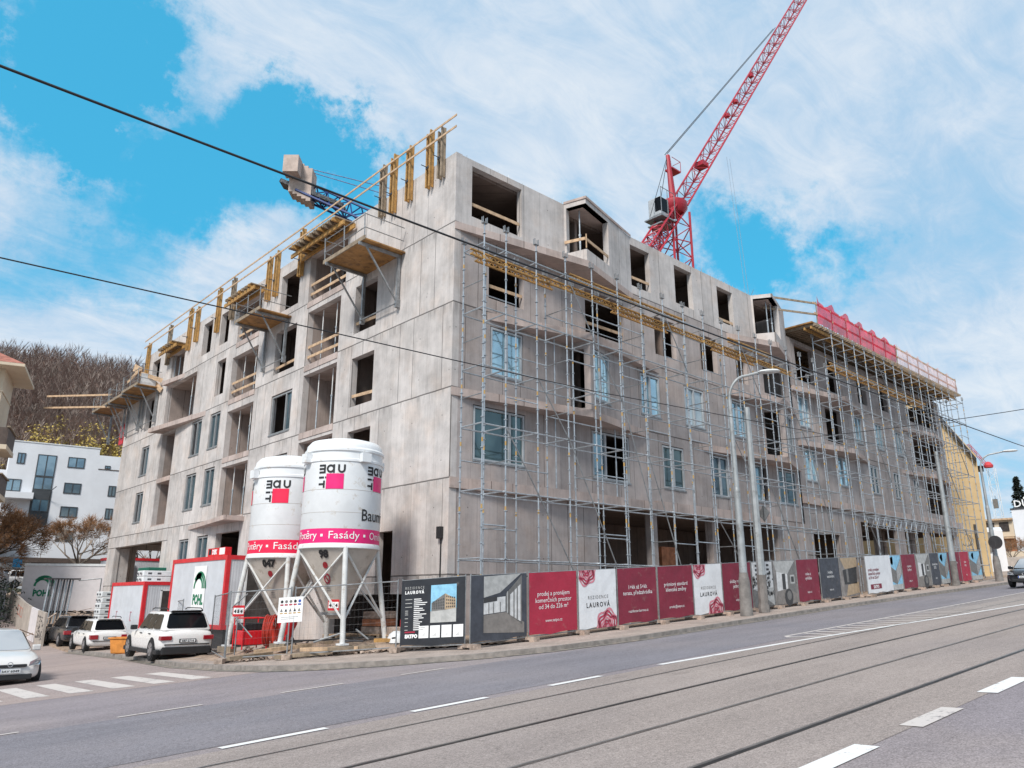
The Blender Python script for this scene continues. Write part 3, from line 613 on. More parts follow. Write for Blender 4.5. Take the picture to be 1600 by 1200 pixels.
segwall([(X0,0),(6.0,0)], 11.78, L3, [[]], 'concrete_brown'); segwall([(10.5,0),(21.4,0)], 11.78, L3, [[]], 'concrete_brown')
r4 = [(1.7,3.55,12.65,14.5),(7.2,9.8,12.6,14.6),(12.1,13.8,12.7,14.6),(15.9,17.4,12.7,14.6),(19.2,20.4,12.7,14.6),(22.0,24.4,12.6,14.6)]
segwall([(X0,0),(25.1,0)], L3, L4, [[r(*h) for h in r4]], 'concrete_brown')
r5 = [(10.5,12.0,15.72,17.82),(14.0,15.55,15.8,17.85),(17.85,19.4,15.8,17.8)]
Ps = segwall(BAY1, L4, 18.22, [[(.8-X0,3.45-X0,15.77,17.95)],[(.1,1.2,15.85,18.0)],[(0,2.1,15.85,18.0)],[(h[0]-10.5+.02,h[1]-10.5,h[2],h[3]) for h in r5],[(.1,1.3,15.9,18.0)],[(0,1.5,15.9,18.0)]], 'concrete')
m = MB(); m.prism([(6.02,.308),(6.02,.001),(6.3,-.97),(10.48,.001),(10.48,.308)], 18.0, 18.19); m.build('roof_slab', 'concrete_slab', B); m = MB(); m.prism([(21.42,.308),(21.42,.001),(22.0,-.97),(24.8,-.05),(24.8,.308)], 18.0, 18.19); m.build('roof_slab', 'concrete_slab', B)
for zf_ in (L2, L4):
    for xa, xb in ((6.0, 10.5), (21.4, 24.8)): m = MB(); m.box(xa, .0, zf_-.3, xb, .308, zf_-.013); m.build('floor_slab', 'concrete_slab', B)
m = MB(); m.prism([(5.97,-.001),(6.27,-1.05),(6.37,-1.03),(10.6,-.02),(10.6,-.001),(6.3,-.92),(6.05,-.001)], 18.221, 18.33); m.build('roof_slab', 'concrete_slab', B)
def slabs(poly, z, mat='concrete_slab'): m = MB(); m.prism(poly, z-.31, z-.012); m.build('balcony_slab', mat, B)
slabs([(0,-.001),(0,-.03),(6.33,-1.08),(10.55,-.04),(10.55,-.001)], L4); slabs([(18.5,-.001),(22.05,-1.08),(25.3,-.04),(25.3,-.001)], L4)
slabs([(1.6,-.001),(6.33,-1.12),(12.3,-.001)], L3); slabs([(17.5,-.001),(22.05,-1.12),(25.4,-.02),(25.4,-.001)], L3)
slabs([(0,-.001),(0,-.03),(6.33,-1.05),(11.4,-.001)], L2); slabs([(15.2,-.001),(22.05,-1.05),(25.3,-.02),(25.3,-.001)], L2)
m = MB(); m.prism([(0,-.001),(0,-.05),(6.3,-.45),(11.3,-.35),(11.3,-.001)], 5.25, 5.62); m.prism([(11.4,-.001),(11.4,-.2),(22,-.3),(22,-.001)], 5.28, 5.72); m.build('balcony_slab', 'concrete_slab', B)
segwall([(25.1,-.0),(25.1,12)], 5.6, 18.22, [[]], 'concrete', .25)
# small lamp box and cable on the corner
m = MB(); m.box(-.16, .25, 3.55, -.01, .45, 3.95); o = m.build('junction_box', 'plastic_black', B); m = MB(); m.path([(-.03,.35,3.55),(-.03,.36,.6)], .02, 5); m.build('cable', 'wire', o)

# ---- wing along the street, floors half a storey higher
W1, W2, W3, WD = 7.15, 10.4, 13.65, 16.85
wx = 25.12
def wr(a, b, c, d): return (a-wx, b-wx, c, d)
segwall([(wx,.1),(50,.1)], -1, W1, [[wr(26.2,29.5,-2,5.2), wr(32.6,38.2,-2,6.2), wr(39.4,43.4,-2,6.2), wr(44,49.2,-2,6.2)]], 'concrete_wing')
f2 = [(26.1,27.5,8.1,10.05),(30.2,31.9,8.2,10.1),(35.0,36.3,8.15,10.1),(38.8,39.9,8.15,10.0),(42.3,43.3,8.2,9.9)]
P = segwall([(wx,.1),(50,.1)], W1, W2, [[wr(*h) for h in f2]+[wr(44.6,49.2,7.6,10.1)]], 'concrete_wing')[0]
for i, h in enumerate(f2): window(P, h[0]-wx+.02, h[1]-wx-.02, h[2]+.02, h[3]-.02, 'glass_sky' if i in (0, 1) else 'glass_dark', .5)
f3 = [(25.9,27.3,11.3,13.2),(33.4,34.6,11.3,13.15),(36.7,37.9,11.3,13.15),(40.1,41.2,11.3,13.1)]
P = segwall([(wx,.1),(50,.1)], W2, W3, [[wr(*h) for h in f3]+[wr(29.4,31.6,10.9,13.1), wr(43.4,48.8,11.0,13.3)]], 'concrete_wing')[0]
for i, h in enumerate(f3): window(P, h[0]-wx+.02, h[1]-wx-.02, h[2]+.02, h[3]-.02, 'glass_sky', .5)
segwall([(wx,.1),(50,.1)], W3, WD-.1, [[wr(26.2,28.5,14.2,16.5), wr(30.3,31.8,14.2,16.4), wr(34.6,36.0,14.2,16.3), wr(38.0,39.5,14.3,16.4), wr(43.0,48.8,14.3,16.5)]], 'concrete_wing')
slabs([(25.3,.099),(25.3,-.1),(30.2,-1.0),(34.8,.02),(34.8,.099)], W3); slabs([(25.5,.099),(25.5,-.1),(30.4,-1.0),(34.8,.02),(34.8,.099)], W2); slabs([(40.5,.099),(45.8,-.7),(50,.02),(50,.099)], W2); slabs([(41,.099),(46,-.6),(50,.02),(50,.099)], W3)
m = MB(); m.prism([(25.2,.099),(25.2,-.05),(50.1,-.25),(50.1,.099)], 6.75, 7.16); m.build('balcony_slab', 'concrete_slab', B)
for z in (W1, W2, W3):
    m = MB(); m.box(25.15, .4, z-.3, 49.7, 12, z-.02); m.build('floor_slab', 'concrete_inner_shaded', B)
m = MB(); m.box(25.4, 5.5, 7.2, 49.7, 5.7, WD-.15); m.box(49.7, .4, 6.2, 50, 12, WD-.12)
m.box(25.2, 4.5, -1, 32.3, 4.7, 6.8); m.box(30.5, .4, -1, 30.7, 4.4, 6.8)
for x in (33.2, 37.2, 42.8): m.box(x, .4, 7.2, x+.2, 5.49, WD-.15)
m.build('partition', 'concrete_inner_shaded', B)
m = MB()
for x, y in ((38.2,1.4),(43.5,1.2),(38.4,6.5),(43.9,6.5),(49.3,5.5),(33.3,6.5)): m = MB(); m.box(x, y, -1, x+.6, y+.35, 6.84); m.build('column', 'concrete_brown', B)
# rebar sprouting from the roof edges
m = MB()
for x in fr(.4, 24.6, 90): m.tube((x, .15+random.uniform(-.08,.08), 18.2), (x+random.uniform(-.03,.03), .15, 18.32+random.uniform(0,.14)), .008, 3)
for k in range(22): x = 23.2+k*.16; m.tube((x, .8+random.random()*2, 18.1), (x+random.uniform(-.05,.05), .9+random.random()*2, 19.1+random.random()*.6), .014, 3)
for x in (18.9, 21.0, 21.3): m.tube((x, 1.5, 18.1), (x, 1.5, 19.3+random.random()*.6), .018, 3)
m.build('rebar', 'galv_dull', B, kind='stuff')

# deck formwork on the wing: its own thing
D = thing('slab_formwork', 'plywood deck formwork on timber joists projecting over the wing facade', 'formwork', (37, 0, WD))
m = MB(); m.prism([(25.3,-1.6),(49.9,-1.3),(49.9,11),(25.3,11)], WD+.30, WD+.38); m.build('deck', 'plywood', D)
m = MB(); n = 0
for k in range(74):
    x = 25.5+k*.33; m.box(x, -1.75, WD+.14, x+.08, 3, WD+.295)
m.build('joist', 'timber_grey', D, kind='stuff')
for y in (-1.45, -1.05, .9, 2.5): m = MB(); m.beam((25.4,y,WD+.06), (50.2,y+.25,WD+.06), .09, .16); m.build('girder', 'timber_yellow', D)
# roof edge guard rail with netting
for k, x in enumerate(fr(26.0, 50.2, 12)):
    m = MB(); m.tube((x, -1.62+.012*(x-25), WD+.38), (x, -1.66+.012*(x-25), WD+1.75), .035, 5); m.build('guard_post', 'timber_grey', D)
for z in (.95, 1.6): m = MB(); m.beam((25.6,-1.66,WD+z), (50.3,-1.36,WD+z), .04, .12); m.build('guard_rail', 'timber', D)
m = MB(); m.beam((22.4,-.05,WD+1.65),(26.,-1.62,WD+1.65), .04, .12); m.beam((22.6,-.05,WD+.95),(26.,-1.62,WD+.95), .04, .12); m.build('guard_rail', 'timber_grey', D)
def net(x0, x1, mat, lab, seed):
    m = MB(); random.seed(seed); nx, nz_ = int((x1-x0)*5), 9
    for i in range(nx+1):
        for j in range(nz_+1):
            x = x0+(x1-x0)*i/nx; q = j/nz_; sg = abs(math.sin((x-26)/2.017*math.pi))
            z = WD+.35+q*(1.75-.38*sg-.012*(x-26))+.04*math.sin(x*3)*q; m.v.append((x, -1.70+.012*(x-25)-.10*sg*math.sin(q*3.1)+.05*math.sin(x*9+q*3), z))
    for i in range(nx):
        for j in range(nz_): a = i*(nz_+1)+j; m.f.append((a, a+nz_+1, a+nz_+2, a+1))
    m.smooth = True; m.build('safety_net', mat, label=lab, cat='net')
net(26.0, 37.8, 'net_red', 'bright red safety netting on the roof deck guard rail', 3)
net(38.0, 50.2, 'net_faded', 'faded torn pinkish netting at the far end of the roof deck rail', 4)
random.seed(11)

# ================================================================== SCAFFOLDS
def standard(m, x, y, z0, z1, r=.027):
    m.tube((x, y, z0), (x, y, z1), r, 6); z = z0+.45
    while z < z1-.1: m.tube((x, y, z-.008), (x, y, z+.012), .062, 8); z += .5
def scaffold(name, label, xs, y0, y1, levels, zb, ztop, braces, th=(lambda x: 0)):
    T_ = thing(name, label, 'scaffold', (xs[0], y1, zb(xs[0])))
    yb = MB()
    for i, x in enumerate(xs):
        for y in (y0, y1):
            m = MB(); z1 = ztop(x, y); standard(m, x, y+th(x), zb(x), z1); m.build('standard', 'galv', T_)
            for z in levels:
                if z > zb(x)+.5 and z < z1: yb.tube((x, y+th(x), z-.60), (x, y+th(x), z-.46), .030, 6); 
    yb.build('yellow_band', 'yellow_band', T_, kind='stuff')
    cnt = 0; extra = MB()
    for z in levels:
        for y in (y0, y1):
            for a, b in zip(xs, xs[1:]):
                q = MB(); rr = .027; q.tube((a, y+th(a), z), (b, y+th(b), z), rr, 6)
                if z < 7.5 and y == y1: q.tube((a, y+th(a), z-.32), (b, y+th(b), z-.32), .022, 5) if z < 5 and False else None
                if cnt < 100: q.build('ledger', 'galv', T_); cnt += 1
                else: extra.add(q)
    rr_ = random.Random(len(xs))
    for z in levels[:-1]:
        for k, (a, b) in enumerate(zip(xs, xs[1:])):
            for y, pr in ((y1, .30), (y0, .45)):
                if rr_.random() < pr: extra.tube((a, y+th(a), z+1.05), (b, y+th(b), z+1.05), .024, 5)
    if extra.v: extra.build('ledger', 'galv', T_, kind='stuff')
    cnt = 0; extra = MB(); grd = MB()
    for z in levels:
        for k, x in enumerate(xs):
            q = MB(); q.tube((x, y0+th(x), z+.03), (x, y1+th(x), z+.03), .027, 6); gt = (k*7+int(z*3)) % 3 == 0 and z < levels[-1]; gt and grd.tube((x, y0+th(x), z+1.02), (x, y1+th(x), z+1.02), .02, 5)
            if cnt < 99: q.build('transom', 'galv', T_); cnt += 1
            else: extra.add(q)
    if extra.v: extra.build('transom', 'galv', T_, kind='stuff')
    grd.build('guard_tube', 'galv_dull', T_, kind='stuff')
    for (a, za, b, zb_) in braces:
        m = MB(); m.tube((a, y1-.06+th(a), za), (b, y1-.06+th(b), zb_), .024, 6); m.build('diagonal_brace', 'galv_dull', T_)
    # fork heads
    for x in xs:
        for y in (y0, y1):
            z1 = ztop(x, y); m = MB(); m.box(x-.10, y-.06+th(x), z1, x+.10, y+.06+th(x), z1+.02)
            for dx in (-.09, .09): m.box(x+dx-.01, y-.05+th(x), z1+.02, x+dx+.01, y-.02+th(x), z1+.24); m.box(x+dx-.01, y+.02+th(x), z1+.02, x+dx+.01, y+.05+th(x), z1+.24)
            m.build('fork_head', 'galv_dull', T_)
    return T_
xsA = [-.45,.56,2.05,3.6,5.1,6.65,8.15,9.7,11.2,12.75,14.3,15.8,17.35,18.85,20.4,21.9,23.45,24.9]
LV = [2.78,4.92,7.05,9.02,11.05,13.42]
tg = lambda x: gz(x, -2.2)+.13
SC = scaffold('facade_scaffold', 'galvanised tube scaffold in front of the taller corner part, many standards and ledgers', xsA, -1.15, -2.25, LV, tg, lambda x, y: 14.15 if y < -2 else 13.75,
    [(2.05,4.9,4.6,1.1),(3.6,7.0,5.9,2.8),(2.05,9.0,3.6,7.0),(5.1,11.05,6.65,9.0),(3.6,13.4,5.1,11.1),(.56,7.0,2.05,4.9),(6.65,9.0,8.15,4.9),(8.15,7.0,9.9,2.8),(9.7,13.4,11.2,11.1),(12.75,4.9,15.8,1.6),(14.3,9.0,15.8,7.),(15.8,13.4,17.35,11.),(17.35,7.0,20.4,2.0),(20.4,11.05,21.9,9.),(21.9,9.,23.4,4.9)])
xsB = [26.4+1.53*k for k in range(16)]
LW = [3.9,6.3,8.45,10.5,12.5,14.6,16.3]
SW = scaffold('facade_scaffold', 'galvanised tube scaffold in front of the lower wing, rising to the timber roof deck', xsB, -1.0, -2.15, LW, tg, lambda x, y: WD-.28,
    [(27.9,6.3,30.9,2.2),(31,10.5,32.5,8.4),(34,12.5,37,8.5),(37,6.3,40,2.7),(40.2,14.6,41.7,12.5),(43.2,10.5,44.8,8.4),(44.8,6.3,47.8,3.0),(32.5,16.2,34,14.6),(46.3,12.5,47.8,10.5)], th=lambda x: .012*(x-26))
# lattice walkway girder over the wing entrance
LG = thing('lattice_girder', 'galvanised lattice girder bridging the scaffold over the wing entrance', 'girder', (29, -2.4, 6.0))
for y in (-2.5, -1.9):
    m = MB(); m.tube((28.2,y,6.05),(36.2,y,6.05),.024,6); m.tube((28.2,y,5.55),(36.2,y,5.55),.024,6); m.build('chord', 'galv', LG)
    m = MB()
    for k in range(20): x = 28.2+k*.4; m.tube((x,y,5.55 if k % 2 else 6.05),(x+.4,y,6.05 if k % 2 else 5.55),.018,5)
    m.build('lattice', 'galv', LG)
# yellow lattice timber girders resting on the scaffold
def tgirder():
    T_ = thing('lattice_beam', 'x', 'beam', (0, 0, 0))
    m = MB(); m.box(-1.95, -.04, 0, 1.95, .04, .05); m.build('chord', 'timber_yellow', T_)
    m = MB(); m.box(-1.95, -.04, .19, 1.95, .04, .24); m.build('chord', 'timber_yellow', T_)
    m = MB()
    for k in range(13): x = -1.9+k*.29; m.beam((x,0,.05),(x+.145,0,.19),.04,.035,up=(0,1,0)); m.beam((x+.145,0,.19),(x+.29,0,.05),.04,.035,up=(0,1,0))
    m.build('web', 'timber_yellow', T_); return T_
gd = tgirder(); tree_g = CH(gd); first = True
places = []
for k in range(6):
    x = 1.3+k*3.7
    places.append((x, -1.75, 13.10, 0)); (k % 2 == 0) and places.append((x+.5, -1.4, 13.10, 0))
    if k in (1,2,4): places.append((x+1.0, -2.05, 13.46, 0))
for k in range(4): places.append((28.6+k*3.6, -1.75, 14.7, 0)); places.append((28.9+k*3.6, -1.45, 14.66, 0))
for i, (x, y, z, a) in enumerate(sorted(places)):
    where = 'taller corner part' if x < 26 else 'lower wing'
    lab = '%s yellow lattice timber beam from the left on the scaffold of the whole facade' % ORD[min(25, i+1)]
    if i+1 > 25: lab = 'yellow lattice timber beam lying on the lower wing scaffold near its far end'
    o = gd if i == 0 else dup(gd, (0,0,0), tree=tree_g)
    o.location = (x, y, z); o.rotation_euler = (0, 0, a); o['label'] = lab; o['group'] = 'yellow lattice beams lying on the scaffold'

# roof edge beams along the left facade
RY = [(.79,19.6,17.4),(1.55,19.85,17.3),(2.96,19.8,17.3),(4.13,19.95,17.2),(4.95,19.8,17.35),(12.2,19.5,16.95),(14.9,19.25,16.7),(15.8,19.2,16.7),(20.45,19.5,16.95),(22.5,19.5,16.7),(25.8,19.25,16.95),(27.05,19.5,16.7),(30.7,19.35,16.55),(34.9,19.1,16.7)]
for i, (y, a, b) in enumerate(RY):
    T_ = thing('formwork_beam', '%s yellow timber beam from the corner standing up along the left roof edge' % ORD[i+1], 'beam', (-.15, y, b), 'yellow timber beams bolted along the left roof edge')
    for q in (-.11, .11):
        m = MB(); m.box(-.24, y+q-.035, b, -.19, y+q+.035, a-(.12 if q > 0 else 0)); m.box(-.19, y+q-.016, b, -.08, y+q+.016, a-(.12 if q > 0 else 0)); m.box(-.08, y+q-.035, b, -.03, y+q+.035, a-(.12 if q > 0 else 0)); m.build('flanged_beam', 'timber_yellow' if i % 4 else 'timber_grey', T_)
    m = MB(); m.tube((-.55,y,b+.85),(.02,y,b+.85),.018,6); m.box(-.27,y-.09,b+.8,-.25,y+.09,b+.9); m.build('tie_rod', 'dark_steel', T_)
for k, z in enumerate((19.0, 19.5)):
    segs = [(.0,-.6),(5,0),(12.2,0),(20.45,0),(27,0),(34.9,0)]
    m = MB(); pts = [(-.30,-.35,z+.08),(-.30,4.9,z+.05),(-.3,12.2,z-.05),(-.3,20.4,z-.05),(-.3,27,z-.1),(-.3,35.5,z-.15)]
    for a, b in zip(pts, pts[1:]): m.beam(a, b, .03, .085)
    m.build('guard_board', 'timber', label='%s long timber guard board running along the left roof edge' % ('lower','upper')[k], cat='board')

# platforms hung on the left facade
def platform(y0, y1, dep, z, label, nb=2, fence=True):
    T_ = thing('hanging_platform', label, 'platform', (0, y0, z), 'platforms hanging from the left facade')
    m = MB(); m.box(-dep, y0, z, -.02, y1, z+.06); m.build('deck', 'plywood', T_)
    m = MB(); m.box(-dep-.05, y0-.02, z-.01, -dep-.005, y1+.02, z+.16); m.build('edge_board', 'timber_grey', T_)
    m = MB()
    for k in range(nb):
        y = y0+.3+(y1-y0-.6)*k/(nb-1)
        m = MB(); m.beam((-dep-.1,y,z-.08),(-.02,y,z-.08),.09,.12); m.beam((-.12,y,z-2.1),(-.12,y,z-.15),.10,.12); m.beam((-.15,y,z-2.05),(-dep+.25,y,z-.14),.06,.06); m.box(-.2,y-.07,z-2.3,-.02,y+.07,z-1.95); m.build('bracket', 'galv_dull', T_)
    m = MB(); m.tube((-.2,y0+.3,z-2.15),(-.2,y1-.3,z-2.15),.03,6); m.build('tie_tube', 'galv_dull', T_)
    n = max(2, int((y1-y0)/1.4)+1)
    m = MB()
    for k in range(n): y = y0+.05+(y1-y0-.1)*k/(n-1); m.tube((-dep,y,z),(-dep-.05,y,z+1.15),.025,6)
    for h in (.5, 1.08): m.tube((-dep-.03,y0,z+h),(-dep-.03,y1,z+h),.022,6)
    for y in (y0, y1):
        for h in (.5, 1.08): m.tube((-dep-.03,y,z+h),(-.1,y,z+h),.02,6)
    m.build('railing', 'galv_dull', T_); return T_
platform(3.2, 6.4, 1.9, 15.08, 'plywood platform on brackets, nearest the building corner')
platform(13.0, 15.9, 1.65, 15.05, 'plywood platform on brackets, midway along the left facade')
platform(31.6, 34.9, 1.5, 15.15, 'plywood platform with white sheeting near the far end of the left facade', 2)
platform(35.0, 38.3, 1.4, 15.1, 'plywood platform between two others at the far end of the left facade', 2)
platform(38.5, 42.4, 1.4, 15.1, 'farthest plywood platform, cantilevering beyond the left facade end', 2)
m = MB(); m.box(-1.3, 31.75, 15.22, -.35, 31.8, 16.0); m.build('cover_sheet', 'wrap_white', label='white sheet standing on the platform near the far facade end', cat='sheet')
# orange shuttering boards on the far platform
for k, (a, b, w) in enumerate((((-1.3,32.0,16.0),(-.1,31.3,15.6),.28),((-1.35,34.6,15.9),(-1.35,32.0,16.3),.25),((-.6,32.6,16.0),(-.1,31.2,14.9),.35),((-1.4,33.3,16.7),(-1.2,32.2,16.2),.5))):
    m = MB(); m.beam(a, b, .03, w); m.build('shutter_board', 'timber', label='%s orange-brown shuttering board leaning on the far platform' % ORD[k+1], cat='board', group='shuttering boards on the far platform')
for k, (z, x) in enumerate(((15.95,-4.4),(15.05,-4.5))):
    m = MB(); m.beam((-1.2, 38.6, z-.1), (x, 43.2, z+.1), .06, .13); m.build('plank', 'timber', label='%s timber plank sticking out from the farthest platform' % ('upper','lower')[k], cat='plank', group='planks sticking out from the far platform')
m = MB(); m.box(-.05,38.65,12.4,.25,39.6,13.9); m.build('debris_sheet', 'machine_red', label='red sheet hanging below the farthest platform', cat='sheet')

# formwork tables in the top loggias: stacked timber ends under the roof
def table(y0, y1, lab, z=17.78, dep=1.0):
    T_ = thing('slab_formwork', lab, 'formwork', (-.2, y0, z))
    m = MB(); m.box(-dep, y0, z+.24, 1.6, y1, z+.3); m.build('deck', 'timber_grey', T_)
    n = int((y1-y0)/.42)
    for k in range(n): y = y0+.1+k*.42; m = MB(); m.box(-dep-.08, y, z+.08, 1.5, y+.1, z+.235); m.build('joist', 'timber_grey' if k % 3 else 'timber_yellow', T_)
    for x in (-.75, -.2, 1.0): m = MB(); m.box(x, y0-.3, z-.12, x+.08, y1+.2, z+.075); m.build('girder', 'timber_yellow', T_)
    for k in range(3):
        y = y0+.4+(y1-y0-.8)*k/2; m = MB(); m.tube((.2,y,15.35),(.2,y,16.7),.035,6); m.tube((.2,y,16.7),(.2,y,z-.13),.025,6); m.tube((.2,y,16.66),(.2,y,16.74),.06,8); m.build('prop', 'galv', T_)
table(7.4, 11.9, 'timber slab formwork over the top loggia nearest the corner')
table(16.5, 19.9, 'timber slab formwork over the middle top loggia', 17.5, .8)
table(27.8, 30.4, 'timber slab formwork over the farthest top loggia', 17.1, .9)

# steel props in the loggias and props inside openings
FLN = {15.29:'fifth', 12.06:'fourth', 8.83:'third', 5.6:'second', 12.2:'fourth', 5.9:'second'}
k = 0
for (a, b, c, d) in loggia:
    if c == 15.29: continue
    for q, f_ in enumerate((.30, .72)):
        y = a+(b-a)*f_
        if a > 25 and q: continue
        T_ = thing('steel_prop', '%s adjustable steel prop in the %s-floor loggia, %s loggia column from the corner' % (('left','right')[1-q], FLN[c], 'first' if a < 12 else 'second' if a < 20 else 'third'), 'prop', (.35, y, c+.02), 'steel props in the loggias')
        m = MB(); m.tube((.35,y,c+.03),(.35,y,c+1.5),.034,7); m.tube((.35,y,c+1.45),(.35,y,c+1.53),.055,8); m.build('outer_tube', 'galv', T_)
        m = MB(); m.tube((.35,y,c+1.5),(.35,y,d-.01),.024,7); m.build('inner_tube', 'frame_white', T_)
BOARDS = []
def board(p, q, lab, w=.13, mat='timber'):
    m = MB(); m.beam(p, q, .035, w); m.build('guard_board', mat, label=lab, cat='board', group='timber guard boards across openings')
for (a, b, c, d) in loggia[:8]:
    if (a < 12 and c in (15.29, 12.06)) or (a > 16 and c in (15.29, 12.06)):
        for j, h in enumerate((.45, .95)): board((.12,a+.02,c+h),(.12,b-.02,c+h+.03), '%s guard board across the %s-floor loggia, %s loggia column from the corner' % (('lower','upper')[j], FLN[c], 'first' if a < 12 else 'second'))
for (y0, y1, z0, z1), nm in zip(dark[:3], ('fourth','third','second')):
    board((.1,y0+.02,z0+.42),(.1,y1-.02,z0+.5), 'single guard board across the %s-floor opening nearest the corner, left facade' % nm)
board((.1,12.4,12.75),(.1,14.5,12.7), 'guard board across the fourth-floor opening above the platform brackets')
for (x0, x1, z, nm) in ((.8,3.4,16.35,'wide top opening beside the corner'),(1.72,3.53,13.2,'second-highest opening beside the corner'),(7.25,9.8,13.1,'wide opening under the first balcony'),(10.52,11.98,16.2,'top opening right of the pointed bay'),(17.87,19.38,16.0,'top opening left of the far bay')):
    board((x0,.1,z),(x1,.1,z+.02), 'guard board across the %s, right facade' % nm)
board((5.95,-.05,16.35),(6.28,-.93,16.35), 'short guard board on the left side of the pointed top bay'); board((6.32,-.93,16.35),(8.6,-.40,16.3), 'guard board on the right side of the pointed top bay')
m = MB(); m.tube((6.31,-.97,15.9),(6.31,-.97,16.55),.03,6); m.build('guard_post', 'timber', label='short timber post at the point of the top bay', cat='post')
for i, (x, y, z0, z1) in enumerate(((1.0,.6,15.3,17.84),(6.6,-.35,15.3,17.98),(11.1,.6,15.3,17.84),(14.6,.6,15.3,17.84),(18.4,.6,15.3,17.84),(22.3,-.4,15.3,17.98),(22.9,-.35,15.3,17.98))):
    m = MB(); m.tube((x,y,z0),(x,y,z0+1.5),.045,7); m.tube((x,y,z0+1.5),(x,y,z1),.032,7); m.tube((x,y,z0+1.46),(x,y,z0+1.54),.065,8)
    m.build('steel_prop', 'galv', label='%s steel prop from the corner standing inside the top openings, right facade' % ORD[i+1], cat='prop', group='steel props in the top openings')
for i, x in enumerate((4.9, 5.9, 8.6)):
    for z0, z1, nm in ((8.85,11.74,'third'),(5.62,8.5,'second')):
        if i == 2 and z0 > 8: continue
        y = -.12-.1*x*.9*.5 if x < 6.3 else -.25
        m = MB(); m.tube((x,y,z0+.02),(x,y,z0+1.5),.034,7); m.tube((x,y,z0+1.5),(x,y,z1),.024,7); m.build('steel_prop', 'galv', label='%s steel prop under the pointed balcony, %s floor, right facade' % (('left','middle','right')[i], nm), cat='prop', group='steel props under the pointed balcony')

# ================================================================== SITE FENCE
FH = 1.82
def foot(mb, x, y, z, a):
    c, s = math.cos(a), math.sin(a); Mx = Matrix.Translation((x, y, z)) @ Matrix.Rotation(a, 4, 'Z')
    q = MB(); q.box(-.12,-.36,0,.12,-.16,.14); q.box(-.12,.16,0,.12,.36,.14); q.box(-.12,-.159,.05,.12,.159,.14); mb.add(q, Mx)
def fence_panel(a, b, label, content=None, base='banner_white', za=.2, h=FH, group='printed banner fence panels along the pavement'):
    a = Vector((*a, gz(*a)+.13)); b = Vector((*b, gz(*b)+.13)); ax = b-a; Lw = math.hypot(ax.x, ax.y); n = Vector((ax.y, -ax.x, 0)).normalized()
    T_ = thing('fence_panel', label, 'fence panel', tuple(a), group)
    u3 = Vector((0, 0, 1))
    P = lambda u, v, d=0.: a+ax*(u/Lw)+u3*(v+.12)+n*d
    m = MB()
    m.tube(a+u3*.02+ax*.012, a+u3*(h+.17)+ax*.012, .021, 6); m.tube(b+u3*.02-ax*.012, b+u3*(h+.17)-ax*.012, .021, 6); m.tube(P(.03,h), P(Lw-.03,h), .018, 6); m.tube(P(.03,0), P(Lw-.03,0), .018, 6)
    m.build('frame', 'galv_dull', T_)
    f = MB(); foot(f, a.x, a.y, a.z-.01, math.atan2(ax.y, ax.x)); f.build('foot', 'rubble', T_)
    if content is None:
        w = MB(); k = 0.
        while k < Lw: w.tube(P(k,.02), P(k,h-.02), .0016, 3, cap=False); k += .12
        k = .1
        while k < h: w.tube(P(.03,k), P(Lw-.03,k), .0016, 3, cap=False); k += .2
        w.build('wire_mesh', 'dark_steel', T_, kind='stuff'); return T_
    g = MB(); nx, nz_ = 16, 12; rnd = random.random()*9
    for i in range(nx+1):
        for j in range(nz_+1):
            u = .02+(Lw-.04)*i/nx; v = h*j/nz_
            sag = .05*abs(math.sin(u*2.1+rnd)) if j == 0 else 0
            g.v.append(tuple(P(u, v+sag, .03)))
    for i in range(nx):
        for j in range(nz_): q = i*(nz_+1)+j; g.f.append((q, q+nz_+1, q+nz_+2, q+1))
    bn = g.build('banner', base, T_, smooth=True)
    D_ = Decal(lambda u, v: P(u, v, .036)); D_.w = Lw; D_.h = h
    content(D_, Lw, h); D_.build(bn); 
    # second layer decals
    return T_
def c_red(lines, small=None, y0=.62):
    def f(D_, w, h):
        for k, l in enumerate(lines): D_.text(l, w/2, h*y0-.19*k-.0, .19, 'white_print', 'c', .0)
        if small: D_.text(small, w/2, h*.2, .13, 'white_print', 'c', .0)
    return f
def c_laurova(D_, w, h):
    D_.text('REZIDENCE', w/2, h*.50, .15, 'ph_mid', 'c', 0., 1.35); D_.text('LAUROVÁ', w/2, h*.36, .21, 'black_print', 'c', .004, 1.3)
    for (cx, cy, a0, a1) in ((.02+.36, h, math.pi, 2*math.pi), (w-.5, 0, 0, math.pi)):
        R_ = .58 if cy == 0 else .50
        clip = lambda u: max(.03, min(w-.03, u))
        n = 7
        for q in range(n):
            r0, r1 = R_*q/n, R_*(q+.9)/n
            for k in range(16):
                t0 = a0+(a1-a0)*k/16; t1 = a0+(a1-a0)*(k+1)/16; wb = lambda t_, r_: r_*(1+.09*math.sin(t_*6+q))
                D_.poly([(clip(cx+wb(t0,r0)*math.cos(t0)), cy+wb(t0,r0)*math.sin(t0)), (clip(cx+wb(t0,r1)*math.cos(t0)), cy+wb(t0,r1)*math.sin(t0)), (clip(cx+wb(t1,r1)*math.cos(t1)), cy+wb(t1,r1)*math.sin(t1)), (clip(cx+wb(t1,r0)*math.cos(t1)), cy+wb(t1,r0)*math.sin(t1))], 'rose' if q % 3 else 'rose_light')
class Off:   # a decal layer slightly proud of another
    pass
def lay(D_, e):
    f0 = D_.fn; P0 = f0(0, 0); n = (f0(1, 0)-P0).cross(f0(0, 1)-P0).normalized()
    d2 = Decal(lambda u, v: f0(u, v)+n*e); return d2
